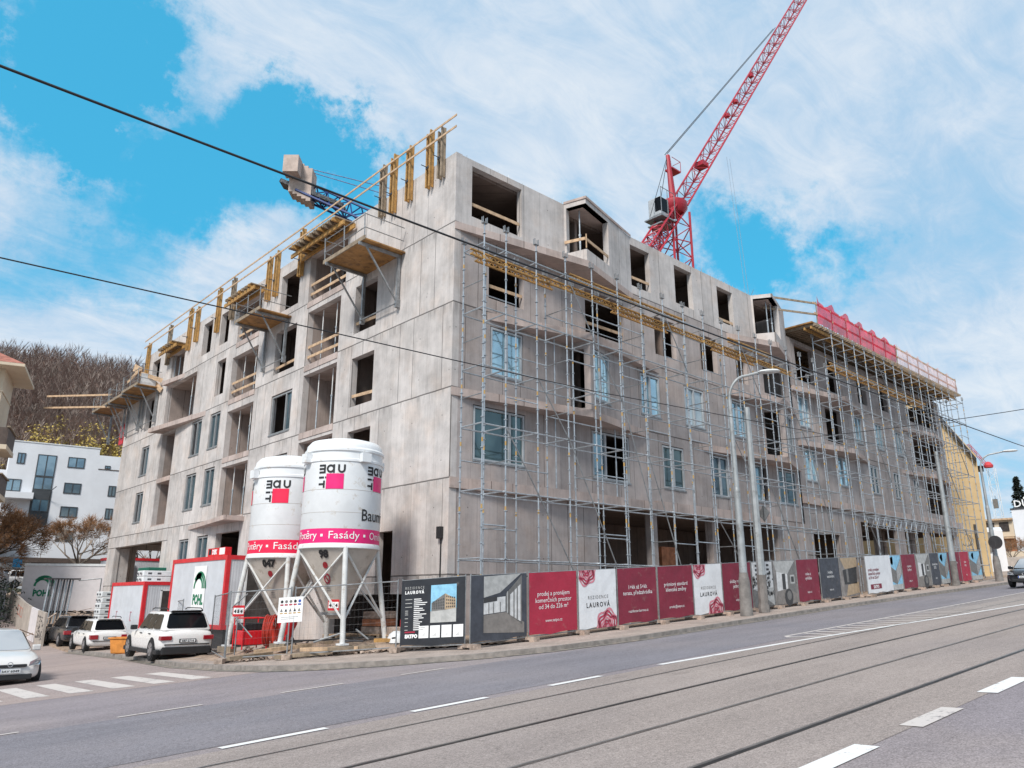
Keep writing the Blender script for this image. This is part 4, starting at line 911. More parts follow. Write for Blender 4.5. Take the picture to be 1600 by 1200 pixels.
def c_board(D_, w, h):
    e = lay(D_, .004); e2 = lay(D_, .008)
    D_.text('REZIDENCE', .14, h*.86, .10, 'ph_light', 'l', 0, 1.5, fitw=.62); D_.text('LAUROVÁ', .14, h*.79, .115, 'white_print', 'l', .006, 1.5, fitw=.62)
    random.seed(5); y = h*.70
    for k in range(17):
        if k % 2 == 0 or k in (7,): D_.rect(.16, y, .16+random.choice([.1,.1,.22]), y+.018, 'ph_light')
        D_.rect(.44, y, .44+random.uniform(.16,.44), y+.022, 'white_print'); y -= .052
    D_.rect(.98, h*.34, w-.28, h*.90, 'ph_sky')
    x0, x1, yb, yt = .98, w-.28, h*.34, h*.90; X = lambda t_: x0+(x1-x0)*t_; Y = lambda t_: yb+(yt-yb)*t_
    e.poly([(X(0),Y(0)),(X(1),Y(0)),(X(1),Y(.36)),(X(0),Y(.30))], 'ph_light'); e.poly([(X(.03),Y(.30)),(X(.56),Y(.32)),(X(.56),Y(.76)),(X(.03),Y(.52))], 'ph_mid'); e.poly([(X(.56),Y(.32)),(X(.98),Y(.36)),(X(.98),Y(.60)),(X(.56),Y(.76))], 'ph_tan')
    for i in range(4):
        for j in range(7):
            xx = .08+j*.068; z0 = .35+i*.10*(.5+xx*.6); e2.rect(X(xx), Y(z0), X(xx+.035), Y(z0+.05), 'ph_dark')
        for j in range(5): xx = .61+j*.075; z0 = .38+i*.09*(1.35-xx*.55); e2.rect(X(xx), Y(z0), X(xx+.04), Y(z0+.045), 'ph_dark')
    for k in range(4):
        u = .62+k*.36; D_.rect(u, h*.12, u+.31, h*.30, 'white_print')
        for q in range(3): e.rect(u+.08+q*.04, h*.15+q*.03, u+.2, h*.155+q*.03, 'ph_light')
    D_.text('SATPO', .18, h*.13, .13, 'white_print', 'l', .01); e.rect(.17, h*.205, .5, h*.225, 'maroon_light'); e.build(D_bn(D_)) if False else None
    D_.m2 = [e, e2]
def c_room(D_, w, h):
    e = lay(D_, .004); e2 = lay(D_, .008); X = lambda t_: w*t_; Y = lambda t_: h*t_
    D_.poly([(X(.22),Y(.98)),(X(.88),Y(1)),(X(.5),Y(.72)),(X(.22),Y(.66))], 'ph_light'); D_.poly([(X(.22),Y(.14)),(X(.94),Y(.08)),(X(.94),Y(.24)),(X(.60),Y(.42)),(X(.22),Y(.40))], 'ph_floor')
    D_.poly([(X(.22),Y(.41)),(X(.60),Y(.43)),(X(.60),Y(.66)),(X(.22),Y(.64))], 'ph_white'); e.poly([(X(.22),Y(.58)),(X(.45),Y(.60)),(X(.45),Y(.67)),(X(.22),Y(.655))], 'ph_dark')
    D_.poly([(X(.61),Y(.43)),(X(.90),Y(.22)),(X(.90),Y(.98)),(X(.61),Y(.70))], 'ph_mid'); e.poly([(X(.68),Y(.37)),(X(.88),Y(.25)),(X(.88),Y(.84)),(X(.68),Y(.68))], 'ph_white')
    for t_ in (.62,.66,.74,.80,.87): e2.poly([(X(t_),Y(.42-(t_-.6)*.7)),(X(t_+.02),Y(.41-(t_-.6)*.7)),(X(t_+.02),Y(.72+(t_-.6)*.8)),(X(t_),Y(.71+(t_-.6)*.8))], 'ph_mid' if t_ != .62 else 'ph_light')
    for t_ in (.3,.38,.5): e2.rect(X(t_), Y(.42), X(t_+.012), Y(.58), 'ph_mid')
    D_.m2 = [e, e2]
def c_photo(seed, tone=0):
    def f(D_, w, h):
        random.seed(seed); e = lay(D_, .004); e2 = lay(D_, .008); X = lambda t_: .04+(w-.08)*t_; Y = lambda t_: .03+(h-.05)*t_
        if tone == 0:    # living room
            D_.poly([(X(0),Y(1)),(X(1),Y(1)),(X(.6),Y(.68)),(X(.1),Y(.76))], 'ph_light'); D_.poly([(X(0),Y(0)),(X(1),Y(0)),(X(1),Y(.2)),(X(.6),Y(.34)),(X(.1),Y(.3))], 'ph_floor'); D_.poly([(X(.1),Y(.3)),(X(.6),Y(.34)),(X(.6),Y(.68)),(X(.1),Y(.76))], 'ph_white')
            D_.poly([(X(.6),Y(.34)),(X(1),Y(.2)),(X(1),Y(1)),(X(.6),Y(.68))], 'ph_mid'); e.rect(X(.35),Y(.33),X(.5),Y(.7),'ph_dark'); e.rect(X(.72),Y(.45),X(.93),Y(.66),'ph_light'); e2.rect(X(.76),Y(.49),X(.89),Y(.62),'ph_dark')
            e.ring(X(.6),Y(.14),0,.36,0,2*math.pi,'ph_dark',16); e2.ring(X(.62),Y(.18),0,.2,0,2*math.pi,'ph_mid',12)
        elif tone == 1:  # house in trees
            D_.rect(X(0),Y(.4),X(1),Y(1),'ph_white'); D_.rect(X(0),Y(0),X(1),Y(.4),'ph_light'); e.poly([(X(0),Y(.0)),(X(1),Y(0)),(X(.1),Y(.38)),(X(0),Y(.4))],'ph_mid')
            for _ in range(46): e2.ring(X(random.random()),Y(.25+random.random()*.5),0,.03+.08*random.random(),0,2*math.pi,random.choice(['ph_dark','ph_mid','ph_dark']),7)
            for i in range(5):
                for j in range(3): e.rect(X(.15+j*.28),Y(.5+i*.1),X(.28+j*.28),Y(.55+i*.1),'ph_dark')
        elif tone == 2:  # building against the sky
            D_.rect(X(0),Y(.0),X(1),Y(1),'ph_sky'); e.poly([(X(0),Y(.3)),(X(.55),Y(.15)),(X(1),Y(.45)),(X(1),Y(.9)),(X(.55),Y(.55)),(X(0),Y(.75))],'ph_mid'); D_.ring(X(.3),Y(.85),0,.22,0,2*math.pi,'ph_white',10,.2)
            for i in range(9): e2.poly([(X(.58),Y(.2+i*.04)),(X(.97),Y(.48+i*.045)),(X(.97),Y(.5+i*.045)),(X(.58),Y(.215+i*.04))],'ph_white')
            e.rect(X(0),Y(0),X(1),Y(.15),'ph_light')
        else:            # crumpled beige room
            D_.poly([(X(0),Y(1)),(X(1),Y(1)),(X(1),Y(.75)),(X(.25),Y(.7))],'ph_tan'); D_.poly([(X(.1),Y(.68)),(X(.95),Y(.75)),(X(.9),Y(.3)),(X(.15),Y(.3))],'ph_dark'); D_.poly([(X(.2),Y(0)),(X(1),Y(.05)),(X(1),Y(.34)),(X(.35),Y(.28))],'ph_tan'); e.rect(X(.3),Y(.35),X(.42),Y(.7),'ph_mid')
        D_.m2 = [e, e2]
    return f
def c_satpo(D_, w, h):
    for k, l in enumerate(('prodej a pronájem', 'komerčních prostor', 'od 34 do 226 m²')): D_.text(l, .25, h*.60-.19*k, .20, 'maroon', 'l', .004)
    D_.rect(.4, h*.12, 1.9, h*.25, 'maroon'); e = lay(D_, .004); e.text('SATPO', 1.15, h*.145, .20, 'white_print', 'c', .012, 1.3); D_.m2 = [e]
_ob = Decal.build
def _nb(s, parent, name='print'):
    _ob(s, parent, name)
    for e in getattr(s, 'm2', []): _ob(e, parent, name)
Decal.build = _nb
FY = lambda x: (x, -3.5)
fence_panel((-2.85,-1.55), (-1.97,-3.42), 'black site board with a building picture and project text, beside the silo fence', c_board, 'banner_black')
fence_panel((-1.9,-3.5), FY(.28), 'dark banner showing an empty glazed shop interior, right of the black board', c_room, 'banner_slate')
fence_panel(FY(.34), FY(2.46), 'bright red banner reading prodej a pronájem with a web address', c_red(['prodej a pronájem','komerčních prostor','od 34 do 226 m²'], 'www.satpo.cz'), 'maroon_light')
fence_panel(FY(2.52), FY(4.4), 'white banner with two rose motifs, right of the bright red banner', c_laurova, 'banner_white')
fence_panel(FY(4.45), FY(6.6), 'dark red banner reading 1+kk až 5+kk, terasa, předzahrádka', c_red(['1+kk až 5+kk','terasa, předzahrádka'], 'rezidence-laurova.cz'), 'maroon')
fence_panel(FY(6.68), FY(8.8), 'dark red banner reading prémiový standard, left of the farther rose banner', c_red(['prémiový standard','klientské změny'], 'prodej@satpo.cz'), 'maroon')
fence_panel(FY(8.84), FY(10.78), 'white banner with two rose motifs, farther one beside the first lamp post', c_laurova, 'banner_white')
fence_panel(FY(10.82), FY(12.95), 'dark red banner partly behind the first lamp post', c_red(['služby recepce','jednotek'], 'satpo.cz', .58), 'maroon')
fence_panel(FY(13.0), FY(14.7), 'photo banner of pale houses in trees, behind the second pole', c_photo(3, 1), 'banner_grey')
fence_panel(FY(14.75), FY(16.7), 'black and white photo banner of a furnished room', c_photo(4, 0), 'banner_grey')
fence_panel(FY(16.8), FY(18.85), 'dark red banner reading relax a vyhlídka, left of the slate banner', c_red(['relax a','vyhlídka'], 'satpo.cz'), 'maroon')
fence_panel(FY(19.0), FY(21.0), 'wide dark slate banner with white writing, left of the crumpled banner', c_red(['kvalita','exteriéru'], 'satpo.cz'), 'banner_slate')
fence_panel(FY(21.1), FY(23.0), 'crumpled beige and grey photo banner hanging loose', c_photo(6, 3), 'banner_grey')
fence_panel((22.9,-3.95), (26.5,-3.75), 'large white leaning banner with dark red logo box at its foot', c_satpo, 'banner_white')
fence_panel(FY(26.7), FY(28.5), 'photo banner of a building against blue sky, beside the white leaning banner', c_photo(7, 2), 'banner_grey')
fence_panel(FY(28.6), FY(30.6), 'dark red banner between two photo banners beyond the white one', c_red(['nájemní','bydlení'], 'satpo.cz'), 'maroon')
fence_panel(FY(30.65), FY(32.7), 'grey room photo banner near the far pole', c_photo(9, 0), 'banner_grey')
fence_panel(FY(32.8), FY(34.2), 'narrow slate banner with white lines left of the far pole', c_red(['dokončeno','2022'], 'satpo'), 'banner_slate')
fence_panel(FY(34.25), FY(35.7), 'sky and building photo banner right behind the far pole', c_photo(11, 2), 'banner_grey')
fence_panel(FY(35.8), FY(37.9), 'dark red banner, first of the last red pair', c_red(['nadstandardní','vybavení'], 'satpo.cz'), 'maroon')
fence_panel(FY(37.95), FY(39.6), 'brighter red banner, last red one before the street end', c_red(['volné','byty'], 'satpo'), 'maroon_light')
fence_panel(FY(39.7), FY(41.8), 'farthest photo banner, blue sky over a striped building', c_photo(12, 2), 'banner_grey')
fence_panel((-6.35,2.15), (-5.1,.75), 'open wire mesh fence panel at the left corner of the silo yard', None, group='open wire mesh fence panels')
fence_panel((-5.05,.7), (-2.9,-1.5), 'open wire mesh fence panel in front of the larger silo', None, group='open wire mesh fence panels')
fence_panel((-4.6,7.6), (-6.3,2.25), 'open wire mesh fence panel between the red container and the white crossover', None, group='open wire mesh fence panels')
fence_panel((-2.2,18.8), (-3.9,12.5), 'open wire mesh fence panel beside the low red container', None, group='open wire mesh fence panels')
random.seed(21)
# safety sign board on the fence
T_ = thing('safety_sign', 'white safety sign board with rows of small pictograms on the silo fence', 'sign', (-5.2, .8, .9))
ax = Vector((.70,-.71,0)); o_ = Vector((-5.35,1.02,.93)); n_ = Vector((-.71,-.70,0))
P = lambda u, v, d=0.: o_+ax*u+Vector((0,0,v+.06*u))+n_*d
m = MB(); m.add(MB().box(0,0,0,1,1,1)); m.v = [tuple(P(v[0]*.72, v[2]*.70, .02+v[1]*.01)) for v in m.v]; bd = m.build('board', 'white_print', T_)
D_ = Decal(lambda u, v: P(u, v, .034))
for k in range(5):
    D_.ring(.10+k*.13, .58, 0, .042, 0, 2*math.pi, ('black_print','ph_mid','ph_mid','black_print','plate_blue')[k], 10); D_.rect(.055+k*.13, .47, .145+k*.13, .51, 'maroon_light' if k < 4 else 'plate_blue')
    D_.poly([(.06+k*.13,.30),(.14+k*.13,.30),(.10+k*.13,.39)], 'black_print' if k % 2 else 'ph_mid'); D_.rect(.055+k*.13, .24, .145+k*.13, .27, 'yellow_band')
D_.rect(.1,.14,.6,.155,'ph_light'); D_.rect(.1,.09,.5,.105,'ph_light'); D_.build(bd)

# ================================================================== SILOS
def silo(cx, cy, dz, number, red, label, ang=-120., pink=True):
    T_ = thing('plaster_silo', label, 'silo', (cx, cy, .3+dz), 'plaster silos in the yard')
    c = (cx, cy, dz); r_ = 1.26
    MB().lathe(c, [(r_*.97,3.30),(r_,3.36),(r_,5.80)], 64).build('tank', 'silo_white', T_)
    for zs_ in (4.91, 4.2): MB().lathe(c, [(r_+.001,zs_-.006),(r_+.008,zs_),(r_+.001,zs_+.006)], 64).build('weld_seam', 'silo_beige', T_)
    MB().lathe(c, [(r_,5.80),(r_+.03,5.81),(r_+.03,5.88),(r_,5.90),(r_-.01,6.12),(r_+.035,6.15),(r_+.035,6.22),(r_-.02,6.28)], 64).build('collar', 'silo_white', T_)
    MB().lathe(c, [(r_-.02,6.28),(r_-.04,6.40),(r_-.16,6.54),(r_*.6,6.63),(r_*.3,6.67),(.01,6.68)], 64).build('dome', 'silo_white', T_)
    MB().lathe(c, [(r_+.002,3.26),(r_+.002,3.70)], 64).build('colour_band', red, T_)
    MB().lathe(c, [(r_-.02,3.10),(r_+.03,3.12),(r_+.03,3.20),(r_+.002,3.26)], 64).build('base_ring', 'silo_white', T_)
    MB().lathe(c, [(r_-.03,3.11),(.30,1.25),(.26,1.05),(.20,1.0),(.01,1.0)], 48).build('hopper', 'silo_beige', T_)
    m = MB(); m.lathe(c, [(.30,1.10),(.34,1.11),(.34,1.16),(.30,1.17)], 24); m.box(cx-.5,cy-.05,1.12+dz,cx+.5,cy+.05,1.2+dz); m.build('outlet_flange', 'galv_dull', T_)
    legs = []
    for k in range(4):
        a = R(-111+90*k); top = Vector((cx+1.22*math.cos(a), cy+1.22*math.sin(a), 3.14+dz)); bot = Vector((cx+1.62*math.cos(a), cy+1.62*math.sin(a), .33+dz)); legs.append((top, bot))
        m = MB(); m.tube(bot, top, .082, 10); m.smooth = True; lg = m.build('leg', 'silo_leg', T_)
        m = MB(); m.box(bot.x-.14,bot.y-.14,bot.z-.04,bot.x+.14,bot.y+.14,bot.z+.01); m.build('foot_plate', 'silo_white', lg)
        a2 = R(-111+90*k+20); m = MB(); q = Vector((cx+(r_+.05)*math.cos(a2), cy+(r_+.05)*math.sin(a2), 0)); Mx = Matrix.Translation((q.x, q.y, 5.98+dz)) @ Matrix.Rotation(a2, 4, 'Z'); bx = MB().box(-.05,-.16,-.18,.14,.16,.10); m.add(bx, Mx); m.build('lifting_lug', 'silo_white', T_)
    for k in range(4):
        (ta, ba), (tb, bb) = legs[k], legs[(k+1) % 4]
        m = MB(); m.tube(ta.lerp(ba, .03), bb.lerp(tb, .22), .036, 6); m.build('brace', 'silo_leg', T_); m = MB(); m.tube(tb.lerp(bb, .03), ba.lerp(ta, .22), .036, 6); m.build('brace', 'silo_leg', T_)
    a0 = R(ang)
    F_ = lambda rr: (lambda u, v: Vector((cx+rr*math.cos(a0+u/rr), cy+rr*math.sin(a0+u/rr), v+dz)))
    D_ = Decal(F_(r_+.012))
    for off in (0., 1.62, -1.62*1.02, 3.3):
        # square with lettering above and turned lettering down its left side
        D_.rect(-.56+off, 4.92, .0+off, 5.40, red, 8)
        th_ = .062
        def bar(u0, v0, u1, v1): D_.rect(u0+off, v0, u1+off, v1, 'black_print', 4)
        # shared corner letter
        for v in (5.66, 5.55, 5.44): bar(-.82, v-.03, -.60, v+.032)
        bar(-.655, 5.41, -.595, 5.69)
        # a, u above the square
        D_.ring(-.43+off, 5.555, .072, .135, 0, 2*math.pi, 'black_print', 18); bar(-.355, 5.42, -.295, 5.69)
        bar(-.20, 5.52, -.14, 5.69); bar(-.02, 5.52, .04, 5.69); D_.ring(-.08+off, 5.54, .06, .12, math.pi, 2*math.pi, 'black_print', 12)
        # i, t down the side
        bar(-.82, 5.25, -.64, 5.31); bar(-.60, 5.25, -.565, 5.31); bar(-.82, 4.95, -.60, 5.01) if False else None
        bar(-.82, 5.04, -.60, 5.10); bar(-.66, 4.95, -.60, 5.18)
    D_.text('Baumit', .62, 3.96, .52, 'black_print', 'l', .004, fitw=1.3) if number == '98' else None
    B2 = Decal(F_(r_+.016))
    uu = -4.0; words = [('Omítky', .95), ('Potěry', .92), ('Fasády', 1.0), ('Omítky', .98), ('Potěry', .92)]
    start = {-1: 0}; u = -3.0
    for wd, ww in words:
        B2.text(wd, u, 3.39, .33, 'white_print', 'l', .0, fitw=ww); u += ww+.13; B2.rect(u, 3.45, u+.08, 3.53, 'white_print'); u += .24
    tank = [o for o in kids(T_) if o.name.startswith('tank')][0]
    D_.build(tank, 'lettering'); B2.build(tank, 'lettering')
    # number and marks on the cone
    def cone(u, v):
        z = v; t_ = (3.11-z)/(3.11-1.25); rr = (r_-.03)*(1-t_)+.30*t_+.02; return Vector((cx+rr*math.cos(a0+u/1.2), cy+rr*math.sin(a0+u/1.2), z+dz))
    C_ = Decal(cone); C_.text(number, -.50, 2.83, .30, 'black_print', 'c', .02); C_.ring(-.50, 2.60, 0, .10, 0, 2*math.pi, 'tail_red', 14)
    if number == '98': C_.ring(-.50, 2.20, .11, .16, 0, 2*math.pi, 'maroon_light', 20); C_.poly([(-.62,2.30),(-.59,2.33),(-.38,2.10),(-.41,2.07)], 'maroon_light')
    for k in range(3): C_.rect(-.6, 1.98-k*.07, -.4+.03*k, 2.0-k*.07, 'ph_mid')
    C_.build([o for o in kids(T_) if o.name.startswith('hopper')][0], 'lettering')
    for k, (tp, bt) in enumerate(legs):
        m = MB(); Mx = Matrix.Translation((bt.x, bt.y, bt.z-.13)) @ Matrix.Rotation(R(20+k*30), 4, 'Z'); m.add(MB().box(-.3,-.13,-.09,.3,.13,.09), Mx)
        m.build('timber_block', 'timber_grey', label='%s timber block under the feet of the %s silo' % (('front','right','rear','left')[k], 'number 98' if number == '98' else 'number 047'), cat='block', group='timber blocks under the silos')
silo(-3.08, 1.72, 0., '98', 'silo_pink', 'larger nearer white plaster silo, magenta band, numbered 98, on four legs', -119.5)
silo(-3.42, 4.78, -.2, '047', 'silo_red', 'white plaster silo, red band, numbered 047, half hidden behind the nearer one', -118)
for i, (a, b, mt, w) in enumerate((((-6.4,1.75,-.03),(-5.0,1.95,.05),'timber_grey',.16),((-5.5,.75,.02),(-4.1,.1,.12),'timber_grey',.14),((-4.3,-.1,.22),(-3.0,-.5,.27),'timber_grey',.12),((-2.7,.0,.40),(-1.6,-.9,.42),'timber_yellow',.3),((-5.7,1.6,.13),(-3.9,1.6,.25),'timber',.12),((-4.8,.6,.2),(-3.5,-.4,.24),'timber',.1))):
    m = MB(); m.beam(a, b, w, .10); m.build('timber_baulk', mt, label='%s loose timber baulk from the left on the ground under the silos' % ORD[i+1], cat='timber', group='loose timbers under the silos')
def pallet(x, y, z, a, lab, load=0):
    T_ = thing('pallet', lab, 'pallet', (x, y, z), 'pallets behind the silos'); Mx = Matrix.Translation((x, y, z)) @ Matrix.Rotation(a, 4, 'Z')
    m = MB(); m.add(MB().box(-.6,-.4,0,.6,-.3,.1).box(-.6,-.05,0,.6,.05,.1).box(-.6,.3,0,.6,.4,.1), Mx); m.build('runner', 'timber_grey', T_)
    m = MB(); q = MB(); [q.box(-.6+.2*k,-.4,.101,-.46+.2*k,.4,.13) for k in range(6)]; m.add(q, Mx); m.build('deck_board', 'timber', T_)
    for k in range(load): m = MB(); m.add(MB().box(-.55+.02*k,-.36,.14+.24*k,.53,.36-.02*k,.36+.24*k), Mx); m.build('block_layer', 'brick_block' if k % 2 else 'rubble', T_)
pallet(-1.1, 2.2, .35, .4, 'pallet with layered bricks behind the right legs of the larger silo', 3)
pallet(-1.3, .7, .36, 1.2, 'pallet with a low brick layer right of the larger silo', 1)
pallet(-1.6, 3.6, .3, .1, 'empty pallet between the larger silo and the doorway', 0)
for k in range(5):
    m = MB(); a = (-4.9+k*.62, 1.3-.5*k, .33+.04*k); m.tube(a, (a[0]+1.0-.3*k, a[1]+.9*math.cos(k*2), a[2]+.25*(k % 2)), .028, 6)
    m.build('loose_pipe', 'galv_dull' if k % 2 else 'dark_steel', label='%s loose pipe from the left lying in the silo yard' % ORD[k+1], cat='pipe', group='loose pipes in the silo yard')
# plaster pump, hoses, mixer
T_ = thing('plaster_pump', 'red plaster pump machine under the rear silo behind the fence', 'machine', (-4.6, 4.3, .05))
MB().box(-5.05,3.9,.18,-4.3,4.6,.62).build('body', 'machine_red', T_, bevel=.03); MB().box(-5.0,3.95,.63,-4.35,4.55,.85).build('hood', 'plastic_black', T_, bevel=.02)
m = MB()
for x in (-5.08,-4.27):
    for y in (3.88,4.6): m.tube((x,y,.05),(x,y,1.0),.02,6)
m.path([(-5.08,3.88,1.),(-4.27,3.88,1.),(-4.27,4.6,1.),(-5.08,4.6,1.),(-5.08,3.88,1.)], .02); m.build('frame', 'machine_red', T_)
T_ = thing('mixing_pump', 'red hopper-shaped mixing pump with a conical base beside the hose reel', 'machine', (-3.95, 3.2, .2))
MB().lathe((-3.95,3.15,.2), [(.01,.12),(.1,.12),(.16,.3),(.30,.62),(.30,.95),(.26,.98),(.26,1.05),(.01,1.05)], 20).build('hopper', 'machine_red', T_)
m = MB()
for a in range(3): m.tube((-3.95+.15*math.cos(a*2.1),3.15+.15*math.sin(a*2.1),.5),(-3.95+.38*math.cos(a*2.1),3.15+.38*math.sin(a*2.1),.12),.022,6)
m.build('stand', 'dark_steel', T_)
def torus(c, r_, rr, nrm, mb, n=26):
    nrm = Vector(nrm).normalized(); a = nrm.orthogonal().normalized(); b = nrm.cross(a); pts = [Vector(c)+(a*math.cos(2*math.pi*k/n)+b*math.sin(2*math.pi*k/n))*r_ for k in range(n+1)]; mb.path(pts, rr, 6)
m = MB()
for k in range(7): torus((-4.42+.03*k,3.62-.035*k,.62), .46+.02*math.sin(k*2), .027, (.75,-.65,.12*math.sin(k)), m)
m.smooth = True; m.build('hose_coil', 'hose_red', label='coiled red hose standing upright between the two red machines', cat='hose')
m = MB(); m.path([Vector((-4.4+.25*k,2.9-.28*k+.2*math.sin(k*1.3),.30+.02*k)) for k in range(9)], .03, 6); m.smooth = True; m.build('hose', 'plastic_black', label='black hose lying on the ground between the silos', cat='hose')
m = MB(); m.lathe((-2.15,-.35,.33), [(.01,.34),(.1,.33),(.22,.25),(.28,.12),(.3,0)], 9); m.smooth = True; o = m.build('sack', 'wrap_white', label='crumpled white plastic sack on the ground beside a silo foot', cat='sack')
m = MB(); m.box(-1.62,-1.05,.40,-1.42,-.80,.58); m.tube((-1.60,-.95,.6),(-1.44,-.95,.6),.05,10); m.build('yellow_bucket', 'yellow_band', label='small yellow container on boards left of the black board', cat='container', bevel=.0)
m = MB(); m.box(-1.1,.5,.35,-.95,1.0,.95); m.build('warning_sheet', 'machine_red', label='red rag-like sheet near the doorway behind the larger silo', cat='sheet')
for i, (x, y, z) in enumerate(((-5.85,2.6,1.25),(-3.66,.85,1.42))):
    T_ = thing('warning_plate', ('small red and white plate on a bent stand left of the rear silo','small red and white warning plate on the outlet of silo 98')[i], 'sign', (x, y, z))
    d_ = Vector((.74,-.67,0)); n_ = Vector((-.67,-.74,0)); q = MB().box(0,0,0,1,1,1); q.v = [tuple(Vector((x,y,z))+d_*(v[0]*.34-.17)+Vector((0,0,v[2]*.32-.16))+n_*(v[1]*.01)) for v in q.v]; pl = q.build('plate', 'machine_red', T_)
    D_ = Decal(lambda u, v: Vector((x,y,z))+d_*u+Vector((0,0,v))+n_*.014); D_.rect(-.15,-.09,.15,.09,'white_print'); D_.build(pl); e = lay(D_, .003); e.text('4 5 4', 0, -.05, .12, 'black_print', 'c', .01); _ob(e, pl)
m = MB(); m.tube((-5.85,2.62,0),(-5.85,2.62,1.7),.02,6); m.tube((-6.0,2.75,1.2),(-5.5,2.3,.5),.02,6); m.tube((-6.0,2.75,1.35),(-5.7,2.4,1.75),.02,6); m.build('bent_stand', 'galv_dull', label='bent tube stand with loose rods at the left end of the silo yard', cat='stand')

# ================================================================== SITE CONTAINERS
def cabin(x0, y0, z0, x1, y1, z1, label, logo=None, door_end=True, ledge=.16):
    T_ = thing('site_container', label, 'container', ((x0+x1)/2, y0, z0), 'site containers')
    m = MB(); m.box(x0+.03,y0+.03,z0+.05,x1-.03,y1-.03,z1-.05); body = m.build('body', 'box_grey', T_)
    m = MB(); t_ = .17
    for z in (z0, z1-t_):
        m.box(x0,y0,z,x1,y0+t_,z+t_); m.box(x0,y1-t_,z,x1,y1,z+t_); m.box(x0,y0+t_,z,x0+t_,y1-t_,z+t_); m.box(x1-t_,y0+t_,z,x1,y1-t_,z+t_)
    for (a, b) in ((x0,y0),(x1-t_,y0),(x0,y1-t_),(x1-t_,y1-t_)): m.box(a,b,z0+t_,a+t_,b+t_,z1-t_)
    m.build('frame', 'box_red', T_)
    m = MB(); m.box(x0+.9,y0+.015,z0+.2,x1-.35,y0+.025,z1-.45); d = m.build('door', 'dark_interior', T_); m = MB(); m.box(x0+.82,y0+.005,z0+.18,x0+.9,y0+.03,z1-.40); m.box(x0+.82,y0+.005,z1-.45,x1-.3,y0+.03,z1-.38); m.build('door_frame', 'frame_white', d)
    if logo: D_ = Decal(lambda u, v: Vector((x0+.012, (y0+y1)/2-u, (z0+z1)/2+v))); logo(D_); D_.build(body, 'logo')
    return T_
def logo_pohl(D_, s_=1., bg=True, cx=0., cy=0.):
    if bg: D_.rect(cx-.72*s_, cy-.95*s_, cx+.72*s_, cy+.92*s_, 'white_print')
    e = lay(D_, .004) if bg else D_
    for k, (r0, r1) in enumerate(((.42,.52),(.56,.62),(.66,.70))):
        e.ring(cx-.08*s_+.06*k*s_, cy-.05*s_, r0*s_*.95, r1*s_*1.05, .0, math.pi*(.72 if k else 1.0), 'green_print', 16)
    e.ring(cx-.03*s_, cy-.05*s_, .42*s_, .68*s_, math.pi*.38, math.pi*.80, 'green_print', 10)
    e.text('POHL', cx, cy-.72*s_, .58*s_, 'green_print', 'c', .03*s_, fitw=1.2*s_)
    if bg: D_.m2 = [e]
c1 = cabin(-3.25, 10.1, .42, -.8, 16.15, 3.28, 'tall red-framed white site container with green arched logo, beside the white crossover', lambda D_: logo_pohl(D_, .95, True, .35, .2))
m = MB(); m.box(-3.1,10.2,-.35,-.95,16.0,.415); m.build('skirt', 'plastic_black', c1)
D_ = Decal(lambda u, v: Vector((u, 10.094, v))); D_.text('MaPa', -2.0, 3.13, .13, 'white_print', 'l', .006, 1.4); D_.build(kids(c1)[0])
T_ = thing('roof_sign', 'small red and white sign lying on the tall container roof', 'sign', (-3.0, 10.6, 3.3)); m = MB(); m.box(-3.15,10.6,3.29,-2.9,12.4,3.62); b_ = m.build('box', 'machine_red', T_); D_ = Decal(lambda u, v: Vector((-3.156, 12.3-u, v))); D_.rect(0,3.36,.25,3.58,'black_print'); D_.text('DEK', .35, 3.37, .26, 'white_print', 'l', .015); D_.rect(1.1,3.33,1.65,3.6,'white_print'); D_.build(b_)
c2 = cabin(-3.05, 20.3, -.55, -.6, 25.6, 2.4, 'lower red-framed grey site container behind the white estate car')
for i, (y, w) in enumerate(((22.0,.3),(24.3,.3))):
    D_ = Decal(lambda u, v: Vector((-3.036, y-u, v))); D_.rect(0,.55,.05,.95,'rose_light'); D_.rect(0,.9,.2,.95,'rose_light'); D_.rect(.0,.5,.2,.55,'rose_light'); D_.build(kids(c2)[0])
random.seed(31)
# stacked insulation packs
def packs(x, y, z, nx, nz, label):
    T_ = thing('insulation_stack', label, 'stack', (x, y, z))
    for k in range(nz):
        m = MB(); m.box(x+random.uniform(-.04,.04), y, z+k*.32, x+nx*.5, y+1.1, z+k*.32+.30); o = m.build('pack', 'wrap_white', T_, bevel=.03)
        m = MB(); [m.box(x-.045, y+.2+q*.5, z+k*.32+.1, x-.04, y+.45+q*.5, z+k*.32+.2) for q in (0,1)]; [m.box(x+.25+q*.5, y-.006, z+k*.32+.1, x+.45+q*.5, y-.001, z+k*.32+.2) for q in range(nx-1)]; m.build('label_patch', 'wrap_dark', o)
packs(-2.6, 28.8, -.9, 2, 9, 'tall stack of white wrapped insulation packs left of the lower container')
packs(-1.7, 25.0, 2.45, 3, 2, 'white wrapped packs piled above the lower red container')
m = MB(); m.box(-1.0,26.5,1.2,1.9,28.3,3.3); m.build('skip_container', 'green_box', label='dark green container under the building passage', cat='container', bevel=.04)
c3 = thing('site_container', 'distant red-edged white container seen through the building passage', 'container', (3, 42, 1.6), 'site containers')
MB().box(1.2,42.0,1.5,9,44.5,4.3).build('body', 'box_grey', c3); MB().box(1.15,41.95,4.31,9.05,44.5,4.5).build('roof_frame', 'box_red', c3); MB().box(1.15,41.9,1.5,1.35,41.99,4.305).build('post', 'box_red', c3)
